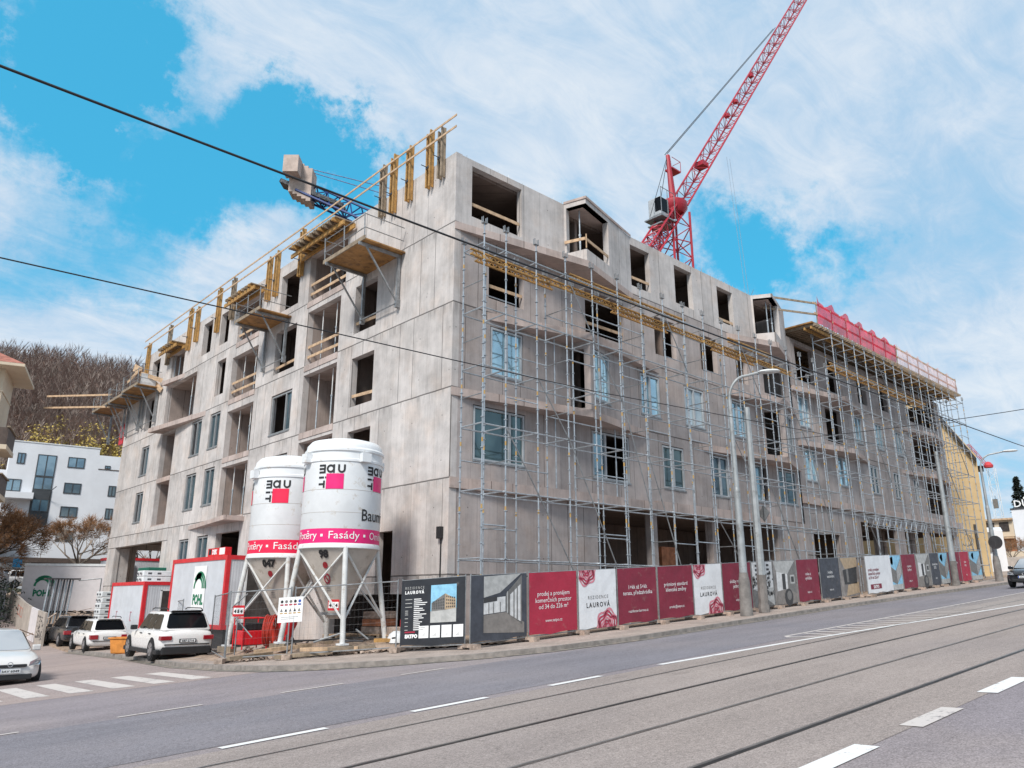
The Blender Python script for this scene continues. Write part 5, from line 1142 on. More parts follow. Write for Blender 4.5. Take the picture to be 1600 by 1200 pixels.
# white truck box with logo
tk = thing('storage_container', 'long white storage container with green arched logo behind the graffiti barrier', 'container', (-2, 42, .9))
rot = Matrix.Translation((-3.95, 43.3, 0)) @ Matrix.Rotation(math.atan2(40.55-43.3, .75+3.95), 4, 'Z')
m = MB(); m.add(MB().box(0,0,.72,6.6,2.4,3.78), rot); b_ = m.build('box', 'truck_white', tk)
m = MB(); m.add(MB().box(-.04,-.05,3.785,6.65,2.45,3.95), rot); m.build('roof_edge', 'wrap_white', tk); m = MB(); m.add(MB().box(.3,.1,.2,6.3,2.3,.715), rot); m.build('chassis', 'plastic_black', tk)
D_ = Decal(lambda u, v: rot @ Vector((u, -.012, v))); logo_pohl(D_, 1.0, False, 1.35, 2.45); D_.build(b_, 'logo')
# rubble and timber heap
m = MB()
for _ in range(150): x = random.gauss(-2.9,.8); y = random.gauss(32.5,1.2); m_ = max(0, 1-math.hypot(x+2.9,(y-32.5)*.6)/2.2); stone(m, x, y, gz(x,y)+.2+1.4*m_*random.random(), random.uniform(.08,.22))
for _ in range(40): x = random.gauss(-3.2,.9); y = random.gauss(32,1.2); z = gz(x,y)+.3+random.random()*1.2; m.beam((x,y,z),(x+random.uniform(-1.2,1.2),y+random.uniform(-1,1),z+random.uniform(-.4,.4)),.1,.03)
m.build('debris_heap', 'rubble', label='heap of broken timber and rubble between barrier and container', cat='heap', kind='stuff')
# concrete barrier with graffiti
def barrier(pts, label, h=1.75, mat='graffiti_wall'):
    T_ = thing('barrier_wall', label, 'barrier', (*pts[0], gz(*pts[0])))
    for i, (a, b) in enumerate(zip(pts, pts[1:])):
        za, zb = gz(*a), gz(*b); m = MB(); d = Vector((b[0]-a[0], b[1]-a[1])).normalized(); n = Vector((-d.y, d.x))*.12
        q = MB().box(0,0,0,1,1,1); q.v = [(a[0]+(b[0]-a[0])*(v[0]*.985)+n.x*v[1], a[1]+(b[1]-a[1])*(v[0]*.985)+n.y*v[1], (za+(zb-za)*v[0])-.3+v[2]*(h+.3)) for v in q.v]
        o = q.build('slab', mat if i % 2 == 0 else 'truck_white' if i == 1 else mat, T_)
        if i == 0:
            D_ = Decal(lambda u, v: Vector((a[0]+(b[0]-a[0])*u+n.x*1.05-.0, a[1]+(b[1]-a[1])*u+n.y*1.05, za+(zb-za)*u+v)))
            random.seed(9); [D_.ring(.1+random.random()*.8, .3+random.random()*1.2, .02, .05, random.random()*6, random.random()*6+3, 'graffiti_ink', 5) for _ in range(90)]; D_.build(o, 'graffiti')
        if i == 3:
            D_ = Decal(lambda u, v: Vector((a[0]+(b[0]-a[0])*u+n.x*1.05, a[1]+(b[1]-a[1])*u+n.y*1.05, za+(zb-za)*u+v)))
            for q_ in range(2): D_.rect(.1+.42*q_,.8,.45+.42*q_,.85,'graffiti_red'); D_.rect(.1+.42*q_,1.3,.45+.42*q_,1.35,'graffiti_red'); D_.rect(.1+.42*q_,.8,.13+.42*q_,1.35,'graffiti_red'); D_.rect(.4+.42*q_,.8,.45+.42*q_,1.35,'graffiti_red')
            D_.build(o, 'graffiti')
barrier([(-5.25,28.6),(-5.15,30.9),(-5.05,33.2),(-4.9,36),(-4.7,39),(-4.5,43)], 'grey and white concrete barrier slabs with graffiti, stepping up the side street')
barrier([(-4.5,45),(-4.2,50),(-4.0,56)], 'beige barrier slabs farther up the side street', 2.6, 'truck_white')
m = MB(); m.box(-4.6,29.8,.9,-4.1,30.5,2.9)
T_ = thing('scaffold_frames', 'dark upright bundle of leaning scaffold frames behind the barrier', 'frames', (-4.0, 34, .2))
for k in range(9): m = MB(); x = -4.3+k*.16; m.tube((x-.1,34,.1),(x+.08,34.2,2.7),.05,6); m.build('tube', 'dark_steel' if k % 2 else 'galv', T_)
m = MB(); m.box(-4.5,33.8,2.7,-2.6,34.5,2.78); m.build('top_board', 'dark_steel', T_)
m = MB(); m.path([(-2.6,34.3,2.65),(-1.4,33.9,2.8),(-1.4,33.9,.6)],.035,5); m.path([(-4.2,30,.5),(-1.5,33.7,.6)],.03,5); m.build('tube_frame', 'galv_dull', label='thin tube frame beside the leaning scaffold frames', cat='frame')
# orange grit bin
T_ = thing('grit_bin', 'open orange plastic bin on the pavement between the two white cars', 'bin', (-5.4, 14.4, gz(-5.4,14.4)+.12))
z = gz(-5.4,14.4)+.125
m = MB(); q = MB().box(-.5,-.3,0,.5,.3,.60); q.v = [(v[0]*(.84 if v[2] < .1 else 1), v[1]*(.84 if v[2] < .1 else 1), v[2]) for v in q.v]; Mx = Matrix.Translation((-5.4,14.4,z)) @ Matrix.Rotation(R(-38), 4, 'Z'); m.add(q, Mx); m.build('tub', 'bin_orange', T_, bevel=.05)
m = MB(); m.add(MB().box(-.54,-.34,.58,.54,-.28,.63).box(-.54,.28,.58,.54,.34,.63).box(-.54,-.28,.58,-.48,.28,.63).box(.48,-.28,.58,.54,.28,.63), Mx); m.build('rim', 'bin_orange', T_)

# ================================================================== LAMP POSTS, WIRES
def pole(name, x, y, h, r0, r1, label, base=True, arm=None, sides=12):
    z = gz(x, y)+.12
    T_ = thing(name, label, 'lamp post' if arm else 'pole', (x, y, z), 'poles along the pavement')
    m = MB(); m.tube((x,y,z+1.4),(x,y,z+4.6),r0,sides,r2=r0*.85); m.tube((x,y,z+4.6),(x,y,z+4.75),r0*.85,sides,r2=r1); m.tube((x,y,z+4.75),(x,y,z+h),r1,sides,r2=r1*.8); m.smooth = True; m.build('shaft', 'lamp_post', T_)
    if base: m = MB(); m.lathe((x,y,z),[(.24,0),(.23,.05),(.205,1.25),(.17,1.42),(r0+.01,1.55)],20); m.build('base', 'post_base', T_)
    else: m = MB(); m.tube((x,y,z),(x,y,z+1.42),r0*1.12,sides); m.tube((x,y,z),(x,y,z+.3),r0*1.3,sides); m.build('base', 'post_base', T_)
    if arm:
        pts = []
        dx, dy, up = arm; 
        for k in range(13):
            t_ = k/12; a = t_*math.pi/2; q = Vector((x, y, z+h))+Vector((dx, dy, 0))*(1-math.cos(a))*.55+Vector((0,0,up*math.sin(a))); pts.append(q)
        e = pts[-1]+Vector((dx, dy, 0))*.45+Vector((0,0,.12)); pts.append(e)
        m = MB(); m.path(pts, r1*.55, 8); m.smooth = True; m.build('arm', 'lamp_post', T_)
        d = Vector((dx,dy,0)).normalized(); q = MB(); q.lathe((0,0,0), [(.01,-.06),(.16,-.05),(.20,0),(.15,.07),(.01,.10)], 16)
        Mx = Matrix.Translation(e+d*.32) @ Matrix.Rotation(math.atan2(d.y,d.x),4,'Z') @ Matrix.Scale(2.3,4,(1,0,0)); m = MB(); m.add(q, Mx); m.smooth = True; m.build('luminaire', 'lum', T_)
    return T_
pole('lamp_post', 10.35, -4.75, 8.25, .15, .105, 'grey street lamp with wide conical base and curved arm, in front of the red banners', arm=(.72,-1.05,.95))
pole('tram_pole', 12.15, -4.45, 8.2, .17, .14, 'grey straight tram wire pole just right of the nearer street lamp', base=False, sides=8)
pole('tram_pole', 35.3, -3.95, 8.1, .17, .13, 'grey straight tram wire pole farther along, among the last banners', base=False)
pole('lamp_post', 40.4, -4.85, 7.2, .14, .09, 'grey street lamp with curved arm at the far end of the fence', arm=(.62,-1.35,.9))
def disc_sign(c, r_, d_, label, mat='galv_dull', diamond=False):
    d_ = Vector(d_).normalized(); T_ = thing('road_sign', label, 'sign', tuple(c)); m = MB()
    if diamond:
        a = Vector((-d_.y, d_.x, 0)); c = Vector(c); p = [c+a*r_, c+Vector((0,0,r_)), c-a*r_, c-Vector((0,0,r_))]; m.quad(*[tuple(q) for q in p]); m.quad(*[tuple(q+d_*.02) for q in p])
    else: m.tube(Vector(c), Vector(c)+d_*.03, r_, 24)
    m.build('plate', mat, T_); m = MB(); m.box(c[0]-.02,c[1]-.02,c[2]-.3,c[0]+.02,c[1]+.02,c[2]+.3); m.build('bracket', 'dark_steel', T_)
disc_sign((12.45,-4.62,4.9), .33, (.9,-.3,0), 'grey back of a diamond road sign on the tram pole', diamond=True)
disc_sign((39.9,-5.1,5.0), .42, (1,-.15,0), 'dark round back of a road sign on the far street lamp', 'dark_steel')
def wire(pts, r_, label, name='overhead_wire'):
    m = MB(); m.path([Vector(p) for p in pts], r_, 5); m.smooth = True; return m.build(name, 'wire', label=label, cat='wire')
def sag(a, b, s, n=18): a, b = Vector(a), Vector(b); return [a.lerp(b, k/n)-Vector((0,0,4*s*(k/n)*(1-k/n))) for k in range(n+1)]
WEND = [(-6.24,-12.5,6.75),(-4.83,-12.5,6.76),(.92,-12.5,6.87),(10.25,-12.5,7.11),(17.8,-12.5,7.3),(60,-12.5,8.9)]
wire([(-28,-13.6,6.25)]+sag((-15.33,-12.5,6.61),(-8.14,-12.5,6.70),.01,10)+WEND, .016, 'black overhead tram wire crossing the sky from the left edge')
wire([(-26,-11.,5.2)]+[(-14.86,-11,5.25),(-12.4,-11,5.32),(-8.63,-11,5.42),(-5.02,-11,5.53),(1.87,-11,5.91),(6.04,-11,6.13),(20,-7.8,8.0),(35.25,-4.1,10.1)], .009, 'lower thin black overhead wire crossing the building front')
wire(sag((12.15,-4.45,7.8),(12.6,-25,8.2),.5), .012, 'thin span wire leaving the nearer tram pole over the road')

# ================================================================== CARS
def car(name, label, loc, yaw, L, Wd, Hh, paint, kind='suv', face='rear', plate='', roof=None, cat='car', clad=None, z=None):
    """local frame: x forward, y left"""
    zc = loc[2]; Mx = Matrix.Translation(loc) @ Matrix.Rotation(yaw, 4, 'Z')
    T_ = thing(name, label, cat, loc)
    hw = Wd/2; gc = .19 if kind == 'suv' else .15; belt = Hh*(.60 if kind == 'suv' else .615); hood = Hh*(.56 if kind != 'hatch' else .57)
    # body loft stations: x, half width, top height, bottom
    xr, xf = -L/2, L/2
    if kind == 'hatch': st = [(xr,.80,.52,.35),(xr+.08,.90,.70,.28),(xr+.35,.97,.96,.22),(xr+1.2,1,1,.18),(0,1,1,.18),(xf-1.35,1,.985,.18),(xf-.8,.97,.93,.19),(xf-.35,.90,.84,.20),(xf-.12,.80,.70,.22),(xf,.66,.50,.26)]
    else: st = [(xr,.84,.80,.38),(xr+.05,.92,.96,.26),(xr+.30,.98,1.0,.22),(xr+1.2,1,1,.18),(0,1,1,.18),(xf-1.25,1,.99,.18),(xf-.8,.97,.94,.19),(xf-.35,.90,.86,.22),(xf-.1,.80,.72,.24),(xf,.66,.52,.28)]
    def ringpts(x, w, tp, bt):
        w = hw*w; top = belt*tp; b = gc+(bt-.18)
        mid = b+(top-b)*.55
        half = [(w*.90,b),(w*.985,b+.12),(w,mid-.05),(w*.985,mid+.12),(w*.95,top-.07),(w*.88,top),(w*.45,top+.035)]
        return [(x,y,z_) for y,z_ in half]+[(x,-y,z_) for y,z_ in half[::-1]]
    m = MB(); n = 14
    for s_ in st: m.v += ringpts(*s_)
    for i in range(len(st)-1):
        for k in range(n-1): m.f.append((i*n+k,(i+1)*n+k,(i+1)*n+k+1,i*n+k+1))
        m.f.append((i*n+n-1,(i+1)*n+n-1,(i+1)*n,i*n))
    m.f.append(tuple(range(n))); m.f.append(tuple((len(st)-1)*n+k for k in range(n))[::-1])
    q = MB(); q.add(m, Mx); q.smooth = True; body = q.build('body', paint, T_, sub=1)
    # cabin
    if kind == 'hatch': b0, b1, r0, r1 = xr+.30, xf-.95, xr+.75, xf-2.05
    elif kind == 'suv': b0, b1, r0, r1 = xr+.10, xf-1.15, xr+.42, xf-2.0
    else: b0, b1, r0, r1 = xr+.08, xf-1.15, xr+.50, xf-1.95
    wb, wr_ = hw*.90, hw*.70; zb, zt = belt-.03, Hh-.05
    def P_(x,y,z_): return tuple(Mx @ Vector((x,y,z_)))
    c8 = [(b0,wb,zb),(b1,wb*.93,zb-.02),(b1,-wb*.93,zb-.02),(b0,-wb,zb),(r0,wr_,zt),(r1,wr_,zt),(r1,-wr_,zt),(r0,-wr_,zt)]
    g = MB(); g.v = [P_(*v) for v in c8]; g.f = [(0,1,5,4),(1,2,6,5),(2,3,7,6),(3,0,4,7),(4,5,6,7),(3,2,1,0)]
    cabm = g.build('cabin', paint, T_, bevel=.10, smooth=True)
    V = [Vector(v) for v in c8]
    def pane_(i0, i1, i2, i3, a0, a1, z0_, z1_, nm, mat, off=.012, rr=.16):
        """rounded pane on the face i0-i1 (bottom) i3-i2 (top)"""
        def pt(u, v): return V[i0].lerp(V[i1], u).lerp(V[i3].lerp(V[i2], u), v)
        nrm = (V[i1]-V[i0]).cross(V[i3]-V[i0]).normalized(); cen = sum(V, Vector())/8
        if nrm.dot(pt(.5,.5)-cen) < 0: nrm = -nrm
        pts = []
        for (cu, cv, s0) in ((a0+rr*.4,z0_+rr*.6,math.pi),(a1-rr*.4,z0_+rr*.6,1.5*math.pi),(a1-rr*.4,z1_-rr*.6,0),(a0+rr*.4,z1_-rr*.6,.5*math.pi)):
            for k in range(5): t_ = s0+k*math.pi/8; pts.append(pt(cu+rr*.4*math.cos(t_), cv+rr*.6*math.sin(t_))+nrm*off)
        m = MB(); m.quad(*[P_(*p) for p in pts]); return m.build(nm, mat, T_)
    pane_(3,0,4,7, .07,.93,.14,.92, 'rear_window', 'car_glass'); pane_(1,2,6,5, .05,.95,.08,.95, 'windscreen', 'windscreen' if kind == 'hatch' else 'car_glass')
    for (i0,i1,i2,i3) in ((0,1,5,4),(3,2,6,7)):
        pane_(i0,i1,i2,i3, .08,.36,.10,.86,'side_window','car_glass',rr=.14); pane_(i0,i1,i2,i3, .37,.62,.10,.87,'side_window','car_glass',rr=.05); pane_(i0,i1,i2,i3, .635,.93,.10,.87,'side_window','car_glass',rr=.12)
    if roof: pane_(4,5,6,7, .08,.92,.10,.90, 'glass_roof', roof, .006, .1)
    m = MB()
    for sy in (1,-1):
        for xx in (xr+1.30, xr+2.28): m.beam(Mx @ Vector((xx-.2,(hw*.988)*sy,belt-.13)), Mx @ Vector((xx,(hw*.988)*sy,belt-.13)), .03, .025)
    m.build('door_handle', 'plastic_black', T_)
    if kind != 'hatch':
        m = MB(); m.beam(Mx @ Vector((r0-.05,-wr_*.8,zt+.01)), Mx @ Vector((r0-.05,wr_*.8,zt+.01)), .22, .03, up=tuple(Mx.to_3x3() @ Vector((.2,0,1)))); m.build('spoiler', 'plastic_black' if kind == 'suv' else paint, T_, bevel=.01)
    for sy in (1,-1):
        if kind != 'hatch':
            m = MB(); m.path([Mx @ Vector((r0+.1,wr_*.88*sy,Hh+.01)), Mx @ Vector((r0+.25,wr_*.88*sy,Hh+.06)), Mx @ Vector((r1-.3,wr_*.88*sy,Hh+.06)), Mx @ Vector((r1-.1,wr_*.88*sy,Hh+.01))], .018, 6); m.build('roof_rail', 'plastic_black', T_)
        m = MB(); e = Mx @ Vector((b1-.42,(hw+(.0 if kind == 'hatch' else .06))*sy,belt+.03)); q = MB().box(-.07,-.11,-.07,.07,.11,.09); m.add(q, Matrix.Translation(e) @ Matrix.Rotation(yaw,4,'Z')); m.build('mirror', paint if kind == 'hatch' else 'plastic_black', T_, bevel=.03)
    # wheels
    rw = .335 if kind == 'suv' else .31
    for x in (xr+.86, xf-.84):
        for sy in (1,-1):
            m = MB(); ax_ = Mx.to_3x3() @ Vector((0,sy,0)); c = Mx @ Vector((x,(hw-.20)*sy,rw))
            m.tube(c, c+ax_*.185, rw+.05, 26); m.build('wheel_arch', 'plastic_black', T_)
            m = MB(); c2_ = Mx @ Vector((x,(hw-.17)*sy,rw)); m.tube(c2_, c2_+ax_*.175, rw, 28); w_ = m.build('wheel', 'tyre', T_)
            m = MB(); c3_ = c2_+ax_*.176; m.tube(c3_, c3_+ax_*.006, rw*.64, 22)
            m.build('rim', 'rim', w_); m = MB()
            for k in range(5):
                a = k*2*math.pi/5; u_ = (Mx.to_3x3() @ Vector((math.cos(a),0,math.sin(a)))); v_ = (Mx.to_3x3() @ Vector((math.cos(a+.35),0,math.sin(a+.35)))); m.quad(tuple(c3_+ax_*.008+u_*rw*.2), tuple(c3_+ax_*.008+u_*rw*.58), tuple(c3_+ax_*.008+v_*rw*.58))
            m.build('rim_gap', 'plastic_black', w_)
    if clad:
        m = MB(); q = MB().box(xr-.02,-hw*.86,gc,xr+.35,hw*.86,gc+.24).box(xr+.2,-hw*1.005,gc,xf-.3,hw*1.005,gc+.14); m.add(q, Mx); m.build('lower_cladding', 'plastic_black', T_, bevel=.02)
    def flatq(pts, mat, nm, par=T_): m = MB(); m.quad(*[P_(*p) for p in pts]); return m.build(nm, mat, par)
    xe = xr-.012
    for sy in (1,-1):
        if kind == 'hatch':
            m = MB(); ptsn = [(xf-.62,hw*.86*sy,belt*.86),(xf-.22,hw*.78*sy,belt*.80),(xf-.02,hw*.50*sy,belt*.70),(xf+.03,hw*.46*sy,belt*.58),(xf-.12,hw*.78*sy,belt*.60),(xf-.45,hw*.90*sy,belt*.70)]
            m.quad(*[P_(p[0]+.05,p[1]*1.03,p[2]+.02) for p in ptsn]); m.build('headlight', 'head_glass', T_)
        else:
            q = MB().box(xe-.015,hw*.56*sy,belt-.32 if kind == 'suv' else belt-.36,xr+.25,hw*.95*sy,belt-.18 if kind == 'suv' else belt-.16); m = MB(); m.add(q, Mx); m.build('tail_light', 'tail_red', T_, bevel=.02)
            q = MB().box(xf-.4,hw*.5*sy,belt*.62,xf-.08,hw*.86*sy,belt*.8); m = MB(); m.add(q, Mx); m.build('headlight', 'head_glass', T_, bevel=.02)
    if kind == 'hatch':
        q = MB().box(xf-.05,-hw*.45,belt*.58,xf+.035,hw*.45,belt*.66); m = MB(); m.add(q, Mx); m.build('grille', 'plastic_black', T_, bevel=.02)
        q = MB().box(xf-.05,-hw*.62,gc+.06,xf+.02,hw*.62,gc+.20); m = MB(); m.add(q, Mx); m.build('lower_grille', 'plastic_black', T_, bevel=.02)
        m = MB(); m.add(MB().box(xf,-.26,gc+.24,xf+.05,.26,gc+.35), Mx); pl = m.build('number_plate', 'plate', T_); D_ = Decal(lambda u, v: Mx @ Vector((xf+.053,u,v))); D_.text(plate,-.19,gc+.26,.085,'black_print','l',.002,fitw=.42); D_.rect(-.255,gc+.245,-.215,gc+.345,'plate_blue'); D_.build(pl)
        e = Mx @ Vector((xf+.03,0,belt*.66)); m = MB(); torus(e, .06, .010, Mx.to_3x3() @ Vector((1,0,.2)), m, 16); m.build('badge', 'rim', T_)
    else:
        pz = belt-.40 if kind == 'suv' else belt-.36
        m = MB(); m.add(MB().box(xe-.02,-.27,pz,xe+.03,.27,pz+.12), Mx); pl = m.build('number_plate', 'plastic_black', T_); D_ = Decal(lambda u, v: Mx @ Vector((xe-.024,-u,v))); D_.rect(-.24,pz+.015,.24,pz+.105,'plate'); D2 = Decal(lambda u, v: Mx @ Vector((xe-.028,-u,v))); D2.text(plate,-.2,pz+.03,.085,'black_print','l',.002,fitw=.4); D_.build(pl); D2.build(pl)
        m = MB(); m.add(MB().box(xe-.01,-hw*.8,gc+.30,xe+.2,hw*.8,gc+.33), Mx); m.build('bumper_line', 'plastic_black', T_)
    return T_
import os
def cz(x, y, k=.12): return gz(x, y)+k
Y90 = R(90)
car('parked_car', 'white crossover car with black lower cladding, rear towards the viewer', (-5.62,9.0,cz(-5.6,9)-.0), R(88), 4.38, 1.84, 1.60, 'car_white', 'suv', plate='6B7 2716', clad=True, roof='car_glass')
car('parked_car', 'white low estate car parked on the pavement behind the orange bin', (-4.45,21.7,cz(-4.4,21.7)), R(88), 4.30, 1.75, 1.46, 'car_white', 'wagon', plate='5T1 1682')
car('parked_car', 'dark grey estate car partly hidden by the white estate', (-4.15,28.0,cz(-4.2,27.2)-.02), R(90), 4.3, 1.74, 1.52, 'car_dark', 'wagon', plate='2A6 3347')
car('hatchback_car', 'silver hatchback driving towards the viewer at the left picture edge', (-11.18,7.15,gz(-11.1,7.1)), R(-88), 4.42, 1.81, 1.50, 'car_silver', 'hatch', plate='3AV 6049')
car('oncoming_car', 'black car coming down the street at the right picture edge', (31.8,-8.95,gz(31.8,-8.9)), R(180), 4.3, 1.8, 1.48, 'car_black', 'hatch', plate='4AC 1290')
for i, (x, y, zz) in enumerate(((-1.2,57,3.6),(2.6,55.5,3.75),(6.6,53.5,4.0))):
    car('parked_car', 'white car parked beyond the storage container, %s of three' % ('leftmost','middle','rightmost')[i], (x,y,zz-1.2), R(20), 4.3, 1.75, 1.5, 'car_white', 'wagon', plate='1A2 3344')
car('parked_car', 'pale car at the top of the side street behind the barrier', (-7.0,52,gz(-7,52)), R(80), 4.2, 1.75, 1.5, 'car_white', 'wagon', plate='8A1 5512')

# ================================================================== CRANES
def lattice(m, a, b, w0, w1, n, rc, rb, sides=4, up=(0,0,1)):
    a, b = Vector(a), Vector(b); d = (b-a).normalized(); u_ = Vector(up)
    if abs(d.dot(u_)) > .95: u_ = Vector((1,0,0))
    s1 = d.cross(u_).normalized(); s2 = s1.cross(d).normalized()
    offs = [(1,1),(-1,1),(-1,-1),(1,-1)] if sides == 4 else [(0,1.1),(-1,-.7),(1,-.7)]
    pts = []
    for k in range(n+1):
        t_ = k/n; c = a.lerp(b, t_); w = (w0+(w1-w0)*t_)/2; pts.append([c+s1*o[0]*w+s2*o[1]*w for o in offs])
    ns = len(offs)
    for j in range(ns): m.tube(pts[0][j], pts[-1][j], rc, 6)
    for k in range(n):
        for j in range(ns):
            j2 = (j+1) % ns
            p, q = (pts[k][j], pts[k+1][j2]) if (k+j) % 2 else (pts[k][j2], pts[k+1][j]); m.tube(p, q, rb, 4, cap=False)
            if k % 2 == 0: m.tube(pts[k][j], pts[k][j2], rb, 4, cap=False)
    return pts
# ray-consistent layout: crane stands in the courtyard behind the block
CR = thing('tower_crane', 'tall red luffing tower crane behind the block with its jib raised to the right', 'crane', (40.3, 17.6, 2))
base = Vector((40.3,17.6,2)); top = Vector((40.3,17.6,37.2))
m = MB(); lattice(m, base, top, 2.1, 2.1, 22, .12, .055, up=(.3,1,0)); m.build('mast', 'crane_red', CR)
m = MB(); m.lathe((40.3,17.6,37.2), [(.01,0),(1.0,0),(1.35,.5),(1.35,1.1),(1.1,1.3),(.01,1.3)], 24); m.build('slewing_ring', 'crane_red', CR)
# tower head
hd = Vector((39.6,17.4,43.3))
m = MB(); m.tube((40.9,17.9,38.6), hd+Vector((.1,0,0)), .32, 8, r2=.18); m.tube((39.7,17.2,38.6), hd, .32, 8, r2=.18); [m.tube(Vector((40.9,17.9,38.6)).lerp(hd,k/7), Vector((39.7,17.2,38.6)).lerp(hd,(k+.5)/7), .06, 5) for k in range(7)]; m.build('tower_head', 'crane_red', CR)
m = MB(); m.box(40.0,17.2,42.0,41.4,18.1,42.15); m.path([(40.0,17.2,43.2),(41.4,17.2,43.2),(41.4,18.1,43.2)],.03,4); m.path([(41.4,17.2,42.1),(41.4,17.2,43.2)],.03,4); m.build('head_platform', 'crane_red', CR)
jf = Vector((41.2,17.6,38.6)); jt = Vector((77.1,17.6,86.6)); 
m = MB(); lattice(m, jf, jt, 1.5, 1.5, 40, .10, .036, 3, up=(-.7,.1,.7)); m.build('jib', 'crane_red', CR)
for t_ in (.13,.30,.36,.48):
    m = MB(); p = jf.lerp(jt,t_); m.box(p.x-.5,p.y-.5,p.z-.15,p.x+.6,p.y+.6,p.z+.35) if t_ < .2 else m.box(p.x-.35,p.y-.3,p.z+.5,p.x+.1,p.y+.2,p.z+.9)
    m.build('jib_fitting', 'crane_red', CR)
for k in (0,1): m = MB(); m.tube(hd+Vector((0,k*.3,.2)), jf.lerp(jt,.72)+Vector((-.7,k*.3,.9)), .045, 4); m.build('stay_rope', 'dark_steel', CR); m = MB(); m.tube(hd, (36.2+k*1.4,17.4,35.4+k), .03, 4); m.build('stay_rope', 'dark_steel', CR)
cj = Vector((34.6,17.0,30.8)); cb = Vector((40.2,17.4,37.6))
m = MB(); lattice(m, cb, cj, 1.25, 1.25, 12, .10, .045, 4, up=(0,1,.2)); m.build('counter_jib', 'crane_red', CR)
m = MB(); m.box(37.2,16.9,35.9,38.6,18.3,37.8); o = m.build('cab', 'frame_grey', CR, bevel=.1); m = MB(); m.box(37.15,16.85,36.3,38.45,17.5,37.7); m.build('cab_window', 'car_glass', o, bevel=.05)
m = MB(); m.box(36.8,16.5,35.5,38.9,18.5,35.62); m.box(37.0,16.7,34.9,38.7,18.3,35.02); [m.tube((x,16.5,35.6),(x,16.5,38.4),.035,4) for x in (36.8,37.8,38.9)]; m.path([(36.8,16.5,38.4),(38.9,16.5,38.4)],.035,4); m.build('cab_platform', 'galv_dull', CR)
hp = jf.lerp(jt, .22)
m = MB(); [m.tube((hp.x+2+k*.6, hp.y, hp.z-1), (hp.x+2.6+k*.7, hp.y-1, 21), .02, 3) for k in (0,1)]; m.build('hoist_rope', 'galv', CR)
# blue crane: only its counter jib shows above the roof
CB = thing('tower_crane', 'blue tower crane behind the block, only its counter jib with concrete ballast visible', 'crane', (18, 31, 2))
ca = Vector((10.4,36.8,37.6)); cb = Vector((17.2,30.6,32.2)); d = (cb-ca).normalized()
m = MB(); lattice(m, ca+Vector((.5,-.5,-1.2)), cb+Vector((2,-1.8,-1.2)), 1.5, 1.5, 11, .11, .06, 3); m.build('counter_jib', 'crane_blue', CB)
m = MB(); m.beam(ca+Vector((-.7,.7,-.6)), ca+Vector((3.4,-3.2,-3.1)), 1.3, .35); m.build('jib_frame', 'car_black', CB)
m = MB()
for k in range(5):
    p = ca+d*(.05+.46*k)+Vector((0,0,.2)); a = d.cross(Vector((0,0,1))).normalized()
    q = MB().box(-.2,-.75,-2.0,.2,.75,1.2); Mx = Matrix.Translation(p) @ Matrix.Rotation(math.atan2(d.y,d.x),4,'Z'); m = MB(); m.add(q, Mx); m.build('ballast_block', 'ballast', CB)
m = MB(); q = MB().box(-.4,-2.0,-.6,.9,-.8,1.0); m.add(q, Matrix.Translation(ca) @ Matrix.Rotation(math.atan2(d.y,d.x),4,'Z')); m.build('ballast_block', 'ballast', CB)
m = MB(); [m.tube(ca+Vector((0,0,1.0+k*.2)), cb+Vector((3,-2.5,2.2+k)), .04, 4) for k in (0,1)]; m.tube(cb+Vector((.5,-.5,-1)), cb+Vector((1.2,-1,1.6)), .12, 6); m.tube(cb+Vector((1.2,-1,1.6)), cb+Vector((3,-2.6,-1.8)), .14, 6); m.build('stay', 'crane_blue', CB)
m = MB(); lattice(m, (19.5,28.5,2), (19.5,28.5,31), 1.8, 1.8, 16, .1, .05); m.build('mast', 'crane_blue', CB)
# far small crane at the right
CF = thing('tower_crane', 'small distant red crane with pale mast beyond the far street lamp', 'crane', (178.7, 31.5, 8))
m = MB(); lattice(m, (178.7,31.5,8), (178.7,31.5,29.6), 1.5, 1.5, 12, .05, .03); m.build('mast', 'frame_white', CF)
m = MB(); m.lathe((178.4,31.8,29.7),[(.01,0),(.9,.1),(1.0,.6),(.5,1.3),(.01,1.5)],12); m.build('slewing_unit', 'crane_red_far', CF)
m = MB(); lattice(m, (178,32.2,30.6), (175.7,34.4,35.3), .7, .5, 7, .05, .03, 3); m.build('jib', 'crane_red_far', CF)
m = MB(); m.box(176.6,32.6,28.9,177.5,33.6,30.2); m.build('cab', 'car_glass', CF)

